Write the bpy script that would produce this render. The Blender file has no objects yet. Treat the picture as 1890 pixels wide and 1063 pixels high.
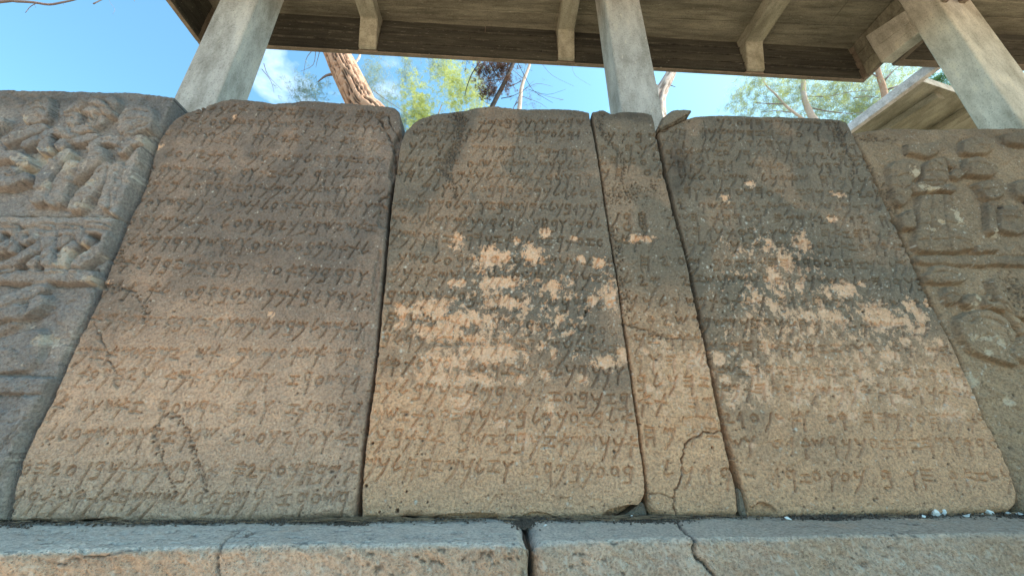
import bpy, bmesh, math, random
import numpy as np
from mathutils import Vector, Matrix

S = bpy.context.scene
COL = S.collection
random.seed(7)
RNG = np.random.default_rng(11)

# ------------------------------------------------------------------ camera, sky, sun, exposure
PITCH, YAW = 22.1, 2.35
CAM = np.array([0.0, -1.0, 0.178])
cd = bpy.data.cameras.new('camera')
cam = bpy.data.objects.new('camera', cd)
COL.objects.link(cam)
cam.location = CAM
cam.rotation_euler = (math.radians(90 + PITCH), 0, math.radians(-YAW))
cd.sensor_width = 36
cd.lens = 36 * 682.0 / 1890.0
cd.clip_start = 0.02
cd.clip_end = 3000
S.camera = cam

SUN_EL = math.radians(50)
SUN_DIR = Vector((0.995 * math.cos(SUN_EL), -0.10 * math.cos(SUN_EL), math.sin(SUN_EL)))   # towards the sun
w = bpy.data.worlds.new('World')
S.world = w
w.use_nodes = True
nt = w.node_tree
nt.nodes.clear()
out = nt.nodes.new('ShaderNodeOutputWorld')
bg = nt.nodes.new('ShaderNodeBackground')
sky = nt.nodes.new('ShaderNodeTexSky')
sky.sky_type = 'NISHITA'
sky.sun_disc = False
sky.sun_elevation = SUN_EL
sky.sun_rotation = math.atan2(SUN_DIR.x, SUN_DIR.y)
sky.air_density = 1.0
sky.dust_density = 1.2
sky.ozone_density = 1.0
bg.inputs['Strength'].default_value = 0.15
tint = nt.nodes.new('ShaderNodeMix'); tint.data_type = 'RGBA'; tint.blend_type = 'MULTIPLY'
tint.inputs['Factor'].default_value = 1.0
tint.inputs['B'].default_value = (0.70, 1.05, 0.99, 1)
tc = nt.nodes.new('ShaderNodeTexCoord')
nz = nt.nodes.new('ShaderNodeTexNoise'); nz.inputs['Scale'].default_value = 3.4; nz.inputs['Detail'].default_value = 6
nz.inputs['Roughness'].default_value = 0.55; nz.inputs['Distortion'].default_value = 0.4
rmp = nt.nodes.new('ShaderNodeMapRange')
rmp.inputs['From Min'].default_value = 0.60; rmp.inputs['From Max'].default_value = 0.80
rmp.inputs['To Max'].default_value = 0.42
cl = nt.nodes.new('ShaderNodeMix'); cl.data_type = 'RGBA'
cl.inputs['B'].default_value = (9.0, 9.2, 9.4, 1)
nt.links.new(sky.outputs[0], tint.inputs['A'])
nt.links.new(tc.outputs['Generated'], nz.inputs['Vector'])
nt.links.new(nz.outputs['Fac'], rmp.inputs['Value'])
nt.links.new(rmp.outputs[0], cl.inputs['Factor'])
nt.links.new(tint.outputs['Result'], cl.inputs['A'])
nt.links.new(cl.outputs['Result'], bg.inputs['Color'])
nt.links.new(bg.outputs[0], out.inputs[0])

sl = bpy.data.lights.new('sun', 'SUN')
sl.energy = 4.0
sl.angle = math.radians(0.5)
sl.color = (1.0, 0.94, 0.84)
so = bpy.data.objects.new('sun', sl)
COL.objects.link(so)
so.rotation_euler = SUN_DIR.to_track_quat('Z', 'Y').to_euler()
so.location = SUN_DIR * 30

S.view_settings.view_transform = 'Standard'
S.view_settings.look = 'None'
S.view_settings.exposure = 1.52
S.view_settings.gamma = 1
S.view_settings.use_curve_mapping = False
S.cycles.max_bounces = 8
S.cycles.diffuse_bounces = 5
S.cycles.transparent_max_bounces = 8

# ------------------------------------------------------------------ survey helpers (points measured in the photo, placed on real planes)
_p, _y = math.radians(PITCH), math.radians(YAW)
_f = np.array([math.sin(_y) * math.cos(_p), math.cos(_y) * math.cos(_p), math.sin(_p)])
_r = np.array([math.cos(_y), -math.sin(_y), 0])
_u = np.cross(_r, _f)

def on(px, py, ax, v):
    d = _f + _r * (px - 945.) / 682. + _u * (531.5 - py) / 682.
    return CAM + d * ((v - CAM[ax]) / d[ax])

def proj(x, y, z):
    d = np.array([x, y, z]) - CAM; k = d @ _f
    return (945. + 682. * (d @ _r) / k, 531.5 - 682. * (d @ _u) / k)

def wall(pts, y=0.0):
    return np.array([[p[0], p[2]] for p in (on(a, b, 1, y) for a, b in pts)])

# ------------------------------------------------------------------ object helpers
def link(o, parent=None):
    COL.objects.link(o)
    if parent is not None:
        o.parent = parent
    return o

def tag(o, label=None, cat=None, group=None, kind=None):
    if label: o['label'] = label
    if cat: o['category'] = cat
    if group: o['group'] = group
    if kind: o['kind'] = kind
    return o

def thing(name, label, cat, loc, group=None):
    o = bpy.data.objects.new(name, None)
    o.location = loc
    o.empty_display_size = 0.1
    link(o)
    return tag(o, label, cat, group)

def root_loc(parent):
    l = Vector((0, 0, 0))
    while parent is not None:
        l += Vector(parent.location)
        parent = parent.parent
    return l

def mk(name, verts, faces, mat, parent=None, smooth=False, attrs=None):
    off = np.array(root_loc(parent))
    v = np.asarray(verts, dtype=np.float32) - off.astype(np.float32)
    me = bpy.data.meshes.new(name)
    if isinstance(faces, np.ndarray):
        n, k = faces.shape
        me.vertices.add(len(v)); me.vertices.foreach_set('co', v.ravel())
        me.loops.add(n * k); me.loops.foreach_set('vertex_index', faces.astype(np.int32).ravel())
        me.polygons.add(n)
        me.polygons.foreach_set('loop_start', np.arange(0, n * k, k, dtype=np.int32))
        me.update(calc_edges=True)
    else:
        me.from_pydata([tuple(map(float, a)) for a in v], [], faces)
        me.update()
    if smooth:
        me.polygons.foreach_set('use_smooth', np.ones(len(me.polygons), dtype=bool))
    for k, a in (attrs or {}).items():
        at = me.attributes.new(k, 'FLOAT', 'POINT')
        at.data.foreach_set('value', np.asarray(a, dtype=np.float32))
    me.materials.append(mat)
    o = bpy.data.objects.new(name, me)
    return link(o, parent)

def box_bm(lo, hi, bev=0.006, seg=2):
    bm = bmesh.new()
    bmesh.ops.create_cube(bm, size=1)
    lo, hi = Vector(lo), Vector(hi)
    c, s = (lo + hi) / 2, hi - lo
    for v in bm.verts:
        v.co = Vector((v.co.x * s.x + c.x, v.co.y * s.y + c.y, v.co.z * s.z + c.z))
    if bev:
        bmesh.ops.bevel(bm, geom=bm.edges[:], offset=bev, segments=seg, affect='EDGES', profile=0.5)
    return bm

def bm_obj(name, bm, mat, parent=None, smooth=False):
    me = bpy.data.meshes.new(name)
    off = root_loc(parent)
    for v in bm.verts:
        v.co -= off
    bm.to_mesh(me); bm.free()
    if smooth:
        me.polygons.foreach_set('use_smooth', np.ones(len(me.polygons), dtype=bool))
    me.materials.append(mat)
    return link(bpy.data.objects.new(name, me), parent)

def box(name, lo, hi, mat, parent=None, bev=0.006):
    return bm_obj(name, box_bm(lo, hi, bev), mat, parent)

def prism(name, pts_bottom, pts_top, mat, parent=None, bev=0.004):
    bm = bmesh.new()
    a = [bm.verts.new(p) for p in pts_bottom]; b = [bm.verts.new(p) for p in pts_top]
    n = len(a)
    bm.faces.new(a[::-1]); bm.faces.new(b)
    for i in range(n):
        bm.faces.new((a[i], a[(i + 1) % n], b[(i + 1) % n], b[i]))
    bmesh.ops.recalc_face_normals(bm, faces=bm.faces[:])
    if bev:
        bmesh.ops.bevel(bm, geom=bm.edges[:], offset=bev, segments=1, affect='EDGES')
    return bm_obj(name, bm, mat, parent)

# ------------------------------------------------------------------ noise
def vn(x, z, f, seed=0):
    t = np.random.default_rng(seed + 1000).random((256, 256)).astype(np.float32)
    X = x * f + 77.3; Z = z * f + 31.7
    xi = np.floor(X).astype(np.int64); zi = np.floor(Z).astype(np.int64)
    fx = (X - xi).astype(np.float32); fz = (Z - zi).astype(np.float32)
    fx = fx * fx * (3 - 2 * fx); fz = fz * fz * (3 - 2 * fz)
    a = t[xi & 255, zi & 255]; b = t[(xi + 1) & 255, zi & 255]
    c = t[xi & 255, (zi + 1) & 255]; d = t[(xi + 1) & 255, (zi + 1) & 255]
    return (a * (1 - fx) + b * fx) * (1 - fz) + (c * (1 - fx) + d * fx) * fz

def fbm(x, z, f, octv=4, seed=0, gain=0.55):
    s, a, tot = 0, 1.0, 0
    for i in range(octv):
        ang = 0.6 * i + 0.3
        xr, zr = x * math.cos(ang) - z * math.sin(ang), x * math.sin(ang) + z * math.cos(ang)
        s = s + a * vn(xr, zr, f * 2.03 ** i, seed + i * 17); tot += a; a *= gain
    return s / tot

def sst(e0, e1, x):
    t = np.clip((x - e0) / (e1 - e0), 0, 1)
    return t * t * (3 - 2 * t)

# ------------------------------------------------------------------ materials
def mat_new(name):
    m = bpy.data.materials.new(name); m.use_nodes = True
    t = m.node_tree
    return m, t, t.nodes['Principled BSDF']

def N(t, typ, **kw):
    n = t.nodes.new(typ)
    for k, v in kw.items():
        if k in n.inputs: n.inputs[k].default_value = v
        else: setattr(n, k, v)
    return n

def noise_node(t, scale, detail=4, rough=0.6, vec=None, dist=0.0):
    n = N(t, 'ShaderNodeTexNoise'); n.inputs['Scale'].default_value = scale
    n.inputs['Detail'].default_value = detail; n.inputs['Roughness'].default_value = rough
    n.inputs['Distortion'].default_value = dist
    if vec is not None: t.links.new(vec, n.inputs['Vector'])
    return n

def mixc(t, fac, a, b, mode='MIX'):
    n = N(t, 'ShaderNodeMix'); n.data_type = 'RGBA'; n.blend_type = mode
    for key, v in (('Factor', fac), ('A', a), ('B', b)):
        if isinstance(v, (int, float)): n.inputs[key].default_value = v
        elif isinstance(v, tuple): n.inputs[key].default_value = (*v, 1)
        else: t.links.new(v, n.inputs[key])
    return n.outputs['Result']

def mrange(t, v, a, b, c=0.0, d=1.0):
    n = N(t, 'ShaderNodeMapRange')
    n.inputs['From Min'].default_value = a; n.inputs['From Max'].default_value = b
    n.inputs['To Min'].default_value = c; n.inputs['To Max'].default_value = d
    t.links.new(v, n.inputs['Value'])
    return n.outputs[0]

def geo_pos(t):
    return N(t, 'ShaderNodeNewGeometry').outputs['Position']

def stone_mat(name, ca, cb, cc, patch=(0.74, 0.44, 0.27), bump=1.0):
    """basalt: ca/cb mottled body, cc warmer bare stone, low on the slabs also bounce light put into colour; the crust and pale lime follow mesh attributes"""
    m, t, b = mat_new(name)
    P = geo_pos(t)
    n1 = noise_node(t, 3.2, 5, 0.62, P, 0.3); n2 = noise_node(t, 26, 5, 0.65, P); n3 = noise_node(t, 150, 4, 0.7, P)
    n4 = noise_node(t, 420, 3, 0.7, P)
    c = mixc(t, mrange(t, n1.outputs['Fac'], 0.36, 0.64), ca, cb)
    at = N(t, 'ShaderNodeAttribute'); at.attribute_name = 'warm'
    c = mixc(t, at.outputs['Fac'], c, cc)
    c = mixc(t, mrange(t, n2.outputs['Fac'], 0.3, 0.7, 0, 1), c, mixc(t, 1.0, c, (1.28, 1.26, 1.22), 'MULTIPLY'))
    c = mixc(t, mrange(t, n3.outputs['Fac'], 0.38, 0.58, 0.42, 0), c, (0.045, 0.035, 0.028))
    c = mixc(t, mrange(t, n4.outputs['Fac'], 0.58, 0.75, 0, 0.35), c, (0.45, 0.40, 0.32))
    ap = N(t, 'ShaderNodeAttribute'); ap.attribute_name = 'patch'
    pc = mixc(t, mrange(t, n2.outputs['Fac'], 0.3, 0.7), patch, tuple(x * y for x, y in zip(patch, (1.0, 1.10, 1.22))))
    pc = mixc(t, mrange(t, n3.outputs['Fac'], 0.38, 0.58, 0.35, 0), pc, (0.22, 0.14, 0.08))
    c = mixc(t, ap.outputs['Fac'], c, pc)
    aw = N(t, 'ShaderNodeAttribute'); aw.attribute_name = 'lime'
    c = mixc(t, aw.outputs['Fac'], c, (0.58, 0.54, 0.47))
    ad = N(t, 'ShaderNodeAttribute'); ad.attribute_name = 'dark'
    c = mixc(t, ad.outputs['Fac'], c, (0.030, 0.027, 0.025))
    t.links.new(c, b.inputs['Base Color'])
    b.inputs['Roughness'].default_value = 0.88
    b.inputs['Specular IOR Level'].default_value = 0.25
    vo = N(t, 'ShaderNodeTexVoronoi'); vo.inputs['Scale'].default_value = 190; t.links.new(P, vo.inputs['Vector'])
    h = N(t, 'ShaderNodeMath', operation='ADD')
    t.links.new(mrange(t, vo.outputs['Distance'], 0.0, 0.32, 0, 0.8), h.inputs[0]); t.links.new(n3.outputs['Fac'], h.inputs[1])
    h2 = N(t, 'ShaderNodeMath', operation='ADD'); t.links.new(h.outputs[0], h2.inputs[0])
    t.links.new(mrange(t, n4.outputs['Fac'], 0, 1, 0, 0.5), h2.inputs[1])
    bp = N(t, 'ShaderNodeBump'); bp.inputs['Strength'].default_value = 0.9
    bp.inputs['Distance'].default_value = 0.0042 * bump
    t.links.new(h2.outputs[0], bp.inputs['Height']); t.links.new(bp.outputs[0], b.inputs['Normal'])
    return m

def concrete_mat(name, base, dark, stretch=(1, 1, 1), amt=0.6, warm=(1.05, 1.0, 0.86), bumpd=0.002):
    m, t, b = mat_new(name)
    P = geo_pos(t)
    mp = N(t, 'ShaderNodeMapping'); mp.inputs['Scale'].default_value = stretch; t.links.new(P, mp.inputs['Vector'])
    n1 = noise_node(t, 1.6, 6, 0.68, mp.outputs[0], 0.5); n2 = noise_node(t, 9, 5, 0.7, mp.outputs[0]); n3 = noise_node(t, 90, 4, 0.7, P)
    c = mixc(t, mrange(t, n1.outputs['Fac'], 0.36, 0.66, 0, amt), base, dark)
    c = mixc(t, mrange(t, n2.outputs['Fac'], 0.42, 0.66, 0, 0.8), c, mixc(t, 1.0, c, (0.50, 0.49, 0.45), 'MULTIPLY'))
    c = mixc(t, mrange(t, n2.outputs['Fac'], 0.25, 0.42, 0.45, 0), c, mixc(t, 1.0, c, tuple(1.35 * q for q in warm), 'MULTIPLY'))
    c = mixc(t, mrange(t, n3.outputs['Fac'], 0.36, 0.50, 0.4, 0), c, mixc(t, 1.0, c, (0.35, 0.33, 0.30), 'MULTIPLY'))
    vo = N(t, 'ShaderNodeTexVoronoi'); vo.inputs['Scale'].default_value = 38; t.links.new(P, vo.inputs['Vector'])
    hole = mrange(t, vo.outputs['Distance'], 0.07, 0.15, 1, 0)
    c = mixc(t, mrange(t, hole, 0, 1, 0, 0.55), c, (0.05, 0.045, 0.04))
    # scattered pale lime drips
    n5 = noise_node(t, 45, 2, 0.5, mp.outputs[0])
    c = mixc(t, mrange(t, n5.outputs['Fac'], 0.70, 0.76, 0, 0.6), c, (0.55, 0.53, 0.46))
    t.links.new(c, b.inputs['Base Color'])
    b.inputs['Roughness'].default_value = 0.85
    b.inputs['Specular IOR Level'].default_value = 0.3
    hh = N(t, 'ShaderNodeMath', operation='SUBTRACT'); t.links.new(n3.outputs['Fac'], hh.inputs[0]); t.links.new(hole, hh.inputs[1])
    h3 = N(t, 'ShaderNodeMath', operation='MULTIPLY_ADD'); t.links.new(n2.outputs['Fac'], h3.inputs[0]); h3.inputs[1].default_value = 1.5
    t.links.new(hh.outputs[0], h3.inputs[2])
    bp = N(t, 'ShaderNodeBump'); bp.inputs['Distance'].default_value = bumpd; bp.inputs['Strength'].default_value = 0.8
    t.links.new(h3.outputs[0], bp.inputs['Height']); t.links.new(bp.outputs[0], b.inputs['Normal'])
    return m

def plain_mat(name, ca, cb, scale=20, rough=0.9, bump=0.004, transl=0.0):
    m, t, b = mat_new(name)
    P = geo_pos(t)
    n1 = noise_node(t, scale, 5, 0.65, P)
    c = mixc(t, mrange(t, n1.outputs['Fac'], 0.3, 0.7), ca, cb)
    t.links.new(c, b.inputs['Base Color'])
    b.inputs['Roughness'].default_value = rough
    if bump:
        n2 = noise_node(t, scale * 6, 4, 0.7, P)
        bp = N(t, 'ShaderNodeBump'); bp.inputs['Distance'].default_value = bump
        t.links.new(n2.outputs['Fac'], bp.inputs['Height']); t.links.new(bp.outputs[0], b.inputs['Normal'])
    if transl:
        tr = N(t, 'ShaderNodeBsdfTranslucent'); t.links.new(c, tr.inputs['Color'])
        mx = N(t, 'ShaderNodeMixShader'); mx.inputs[0].default_value = transl
        o = [n for n in t.nodes if n.type == 'OUTPUT_MATERIAL'][0]
        t.links.new(b.outputs[0], mx.inputs[1]); t.links.new(tr.outputs[0], mx.inputs[2]); t.links.new(mx.outputs[0], o.inputs['Surface'])
    return m

def bark_mat(name, plate, plate2, fissure):
    m, t, b = mat_new(name)
    P = geo_pos(t)
    n1 = noise_node(t, 14, 5, 0.65, P); n2 = noise_node(t, 70, 4, 0.7, P)
    c = mixc(t, mrange(t, n1.outputs['Fac'], 0.35, 0.65), plate, plate2)
    at = N(t, 'ShaderNodeAttribute'); at.attribute_name = 'fissure'
    c = mixc(t, mrange(t, n2.outputs['Fac'], 0.35, 0.55, 0.3, 0), c, mixc(t, 1.0, c, (0.6, 0.5, 0.42), 'MULTIPLY'))
    c = mixc(t, at.outputs['Fac'], c, fissure)
    t.links.new(c, b.inputs['Base Color']); b.inputs['Roughness'].default_value = 0.9
    bp = N(t, 'ShaderNodeBump'); bp.inputs['Distance'].default_value = 0.01
    t.links.new(n2.outputs['Fac'], bp.inputs['Height']); t.links.new(bp.outputs[0], b.inputs['Normal'])
    return m

M_S0 = stone_mat('basalt_blue_grey', (0.185, 0.174, 0.172), (0.26, 0.235, 0.22), (0.42, 0.33, 0.26), (0.40, 0.34, 0.27), 1.25)
M_S1 = stone_mat('basalt_brown_grey', (0.145, 0.115, 0.097), (0.195, 0.150, 0.122), (0.50, 0.335, 0.235))
M_S2 = stone_mat('basalt_olive_brown', (0.152, 0.122, 0.095), (0.205, 0.160, 0.120), (0.60, 0.36, 0.22))
M_S3 = stone_mat('basalt_olive_grey', (0.150, 0.122, 0.091), (0.200, 0.156, 0.114), (0.60, 0.355, 0.21))
M_S5 = stone_mat('basalt_red_brown', (0.175, 0.125, 0.084), (0.235, 0.172, 0.114), (0.40, 0.27, 0.165), (0.52, 0.40, 0.27))
M_BASE = stone_mat('footing_basalt', (0.60, 0.53, 0.47), (0.68, 0.60, 0.53), (0.42, 0.305, 0.22), bump=1.4)  # pale body is the dusty ledge top, with skylight put into its colour
M_CORE = plain_mat('rubble_core', (0.05, 0.04, 0.032), (0.09, 0.07, 0.055), 30)
M_SOIL = plain_mat('dark_soil', (0.06, 0.042, 0.032), (0.16, 0.11, 0.08), 120, bump=0.003)
M_LITTER = plain_mat('dry_needles', (0.16, 0.09, 0.05), (0.30, 0.20, 0.12), 60)
M_CHIP = plain_mat('white_marble_chip', (0.72, 0.70, 0.66), (0.82, 0.80, 0.77), 90, 0.7, 0.001)
M_GROUND = plain_mat('dry_earth', (0.52, 0.35, 0.22), (0.64, 0.45, 0.30), 2.5, bump=0.01)
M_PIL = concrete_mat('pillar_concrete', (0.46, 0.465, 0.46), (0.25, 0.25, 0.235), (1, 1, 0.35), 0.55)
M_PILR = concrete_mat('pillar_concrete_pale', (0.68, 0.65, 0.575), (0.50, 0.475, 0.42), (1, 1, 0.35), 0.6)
M_SOF = concrete_mat('soffit_concrete', (0.36, 0.34, 0.265), (0.125, 0.118, 0.092), (0.35, 2.5, 1), 0.8, bumpd=0.003)
M_FASI = concrete_mat('sooty_board_concrete', (0.085, 0.082, 0.066), (0.024, 0.023, 0.020), (0.35, 1, 3.5), 0.9, bumpd=0.004)
M_RIB = concrete_mat('rib_concrete', (0.49, 0.475, 0.40), (0.25, 0.24, 0.165), (1, 0.4, 1), 0.7)
M_WHITE = concrete_mat('lit_edge_concrete', (0.86, 0.84, 0.86), (0.75, 0.73, 0.75), (1, 1, 1), 0.4)  # concrete edge, its sky-lit brightness put into the colour
M_SEAM = concrete_mat('board_seam_concrete', (0.17, 0.16, 0.13), (0.03, 0.027, 0.022), (2.5, 1, 1), 1.0)
M_LIP = concrete_mat('lip_concrete', (0.30, 0.25, 0.20), (0.18, 0.15, 0.12), (0.5, 1, 1), 0.5)

# ------------------------------------------------------------------ ground and wall core
gm = bmesh.new()
bmesh.ops.create_grid(gm, x_segments=60, y_segments=60, size=400)
for v in gm.verts:
    v.co.z = -0.52
g = bm_obj('ground', gm, M_GROUND)
tag(g, kind='structure')
M_BANK = plain_mat('scrubby_earth', (0.07, 0.065, 0.03), (0.15, 0.12, 0.07), 4, bump=0.02)
bank = box('added_earth_bank', (-40, 0.30, -0.515), (40, 60, 1.02), M_BANK, bev=0)  # unseen earth fill, added to cut ground bounce onto the pillars
tag(bank, kind='structure')
core = box('wall_core', (-2.1, 0.09, -0.5), (2.45, 0.14, 1.12), M_CORE, bev=0)
tag(core, kind='structure')

# ------------------------------------------------------------------ carving raster in wall coordinates (metres)
X0, X1, Z0, Z1, RS = -2.25, 2.65, -0.08, 1.36, 0.00125
NX, NZ = int((X1 - X0) / RS), int((Z1 - Z0) / RS)
RH = np.zeros((NZ, NX), np.float32)       # relief height (+ towards the viewer), m
RG = np.zeros((NZ, NX), np.float32)       # groove / pit depth, m
RD = np.zeros((NZ, NX), np.float32)       # dark tone: stains, crack dirt, and pit shade put into colour
RP = np.zeros((NZ, NX), np.float32)       # patch envelope
RL = np.zeros((NZ, NX), np.float32)       # lime specks
RO = np.zeros((NZ, NX), np.float32)       # cut outlines round the raised carving

def win(x0, x1, z0, z1):
    a = max(0, int((x0 - X0) / RS)); b = min(NX, int((x1 - X0) / RS) + 2)
    c = max(0, int((z0 - Z0) / RS)); d = min(NZ, int((z1 - Z0) / RS) + 2)
    if b <= a or d <= c: return None
    xs = X0 + (np.arange(a, b) + 0.5) * RS; zs = Z0 + (np.arange(c, d) + 0.5) * RS
    return (slice(c, d), slice(a, b)), xs[None, :], zs[:, None]

def segdist(xs, zs, p, q):
    dx, dz = q[0] - p[0], q[1] - p[1]
    L = dx * dx + dz * dz + 1e-12
    t = np.clip(((xs - p[0]) * dx + (zs - p[1]) * dz) / L, 0, 1)
    return np.hypot(xs - p[0] - t * dx, zs - p[1] - t * dz), t

def groove(pts, r, depth, arr=None, power=1.0):
    arr = RG if arr is None else arr
    for p, q in zip(pts[:-1], pts[1:]):
        W = win(min(p[0], q[0]) - r, max(p[0], q[0]) + r, min(p[1], q[1]) - r, max(p[1], q[1]) + r)
        if W is None: continue
        sl_, xs, zs = W
        d, _ = segdist(xs, zs, p, q)
        v = depth * np.clip(1 - (d / r) ** 2, 0, 1) ** power
        arr[sl_] = np.maximum(arr[sl_], v)

def smooth_line(pts, n=6):
    pts = np.asarray(pts, float)
    if len(pts) < 3: return pts
    P = np.vstack([2 * pts[0] - pts[1], pts, 2 * pts[-1] - pts[-2]])
    o = []
    for i in range(1, len(P) - 2):
        for k in range(n):
            t = k / n
            o.append(0.5 * ((2 * P[i]) + (-P[i - 1] + P[i + 1]) * t + (2 * P[i - 1] - 5 * P[i] + 4 * P[i + 1] - P[i + 2]) * t * t
                            + (-P[i - 1] + 3 * P[i] - 3 * P[i + 1] + P[i + 2]) * t ** 3))
    o.append(P[-2])
    return np.array(o)

def jitter(pts, step=0.006, amp=0.002):
    o = []
    for p, q in zip(pts[:-1], pts[1:]):
        L = math.hypot(*(np.array(q) - p)); n = max(1, int(L / step))
        for k in range(n):
            o.append(np.array(p) + (np.array(q) - p) * k / n + RNG.normal(0, amp, 2))
    o.append(np.array(pts[-1]))
    return np.array(o)

def crack(px, r=0.003, depth=0.008, dark=0.8, amp=0.0018):
    l = jitter(smooth_line(wall(px), 4), 0.007, amp)
    for p, q in zip(l[:-1], l[1:]):                 # opening and dirt vary along the crack, chips break off its lip
        k = RNG.uniform(0.45, 1.35)
        groove([p, q], r * k, depth * k); groove([p, q], r * 1.1 * k, dark * RNG.uniform(.3, 1), RD, 0.7)
        if RNG.random() < 0.12: pit(p[0], p[1], r * RNG.uniform(1.5, 2.8), depth * .5, 0.25)

def pit(x, z, r, depth, dark=0.7):
    W = win(x - r, x + r, z - r, z + r)
    if W is None: return
    sl_, xs, zs = W
    a = RNG.uniform(0.6, 1.0); th = RNG.uniform(0, 3.14)
    u = (xs - x) * math.cos(th) + (zs - z) * math.sin(th); v = (-(xs - x) * math.sin(th) + (zs - z) * math.cos(th)) / a
    k = np.clip(1 - (u * u + v * v) / (r * r), 0, 1)
    RG[sl_] = np.maximum(RG[sl_], depth * k ** 0.6)
    RD[sl_] = np.maximum(RD[sl_], dark * k)  # shade of the hollow put into the colour

def pitchain(px, n, spread=0.005, r=(0.0015, 0.0045)):
    l = smooth_line(wall(px), 6)
    for i in range(n):
        k = RNG.integers(0, len(l) - 1); t = RNG.random()
        p = l[k] * (1 - t) + l[k + 1] * t + RNG.normal(0, spread, 2)
        pit(p[0], p[1], RNG.uniform(*r), RNG.uniform(0.004, 0.009))

def polymask(poly, soft):
    poly = np.asarray(poly)
    W = win(poly[:, 0].min() - 3 * soft, poly[:, 0].max() + 3 * soft, poly[:, 1].min() - 3 * soft, poly[:, 1].max() + 3 * soft)
    if W is None: return None
    sl_, xs, zs = W
    ins = np.zeros((zs.shape[0], xs.shape[1]), bool)
    dist = np.full(ins.shape, 9.0)
    n = len(poly)
    for i in range(n):
        p, q = poly[i], poly[(i + 1) % n]
        d, _ = segdist(xs, zs, p, q)
        dist = np.minimum(dist, d)
        cond = ((p[1] > zs) != (q[1] > zs)) & (xs < (q[0] - p[0]) * (zs - p[1]) / (q[1] - p[1] + 1e-12) + p[0])
        ins ^= cond
    sd = np.where(ins, dist, -dist)
    return sl_, sst(-soft, soft, sd), sd

def raise_poly(px, h, soft=0.006, round_=0.03):
    p = smooth_line(wall(list(px) + [px[0]]), 4)[:-1]
    r = polymask(p, soft)
    if r is None: return
    sl_, m, sd = r
    v = h * m * (0.75 + 0.25 * np.clip(sd / round_, 0, 1) ** 0.5)
    RH[sl_] = np.maximum(RH[sl_], v)
    groove(np.vstack([p, p[:1]]), 0.0055, 0.008, RO, 0.8)

def raise_stroke(px, r, h):
    l = smooth_line(wall(px), 5); r = r * 1.04
    for p, q in zip(l[:-1], l[1:]):
        W = win(min(p[0], q[0]) - r, max(p[0], q[0]) + r, min(p[1], q[1]) - r, max(p[1], q[1]) + r)
        if W is None: continue
        d = segdist(W[1], W[2], p, q)[0]
        v = h * sst(0, 0.26, 1 - d / r) * (0.88 + 0.12 * np.sqrt(np.clip(1 - (d / r) ** 2, 0, 1)))
        RH[W[0]] = np.maximum(RH[W[0]], v)
    t_ = np.gradient(l, axis=0); n_ = np.stack([-t_[:, 1], t_[:, 0]], -1); n_ /= np.linalg.norm(n_, axis=1)[:, None] + 1e-9
    for sg in (-1, 1): groove(l + n_ * sg * r * 0.97, 0.0045, 0.007, RO, 0.8)

def envelope(px, py, rx, ry, s=1.0):
    c = wall([(px, py)])[0]; ex = wall([(px + rx, py)])[0] - c; ez = wall([(px, py - ry)])[0] - c
    a, b = abs(ex[0]) + 1e-4, abs(ez[1]) + 1e-4
    W = win(c[0] - 2.2 * a, c[0] + 2.2 * a, c[1] - 2.2 * b, c[1] + 2.2 * b)
    if W is None: return
    sl_, xs, zs = W
    v = s * np.exp(-0.9 * (((xs - c[0]) / a) ** 2 + ((zs - c[1]) / b) ** 2))
    RP[sl_] = np.maximum(RP[sl_], v)

def stain(px, py, rx, ry, s=0.6, arr=None):
    arr = RD if arr is None else arr
    c = wall([(px, py)])[0]; ex = wall([(px + rx, py)])[0] - c; ez = wall([(px, py - ry)])[0] - c
    a, b = abs(ex[0]), abs(ez[1])
    W = win(c[0] - 2 * a, c[0] + 2 * a, c[1] - 2 * b, c[1] + 2 * b)
    sl_, xs, zs = W
    X, Z = np.broadcast_arrays(xs, zs)
    v = s * np.exp(-1.2 * (((xs - c[0]) / a) ** 2 + ((zs - c[1]) / b) ** 2)) * (0.4 + 0.9 * fbm(X, Z, 60, 3, 5))
    arr[sl_] = np.maximum(arr[sl_], v)

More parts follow.
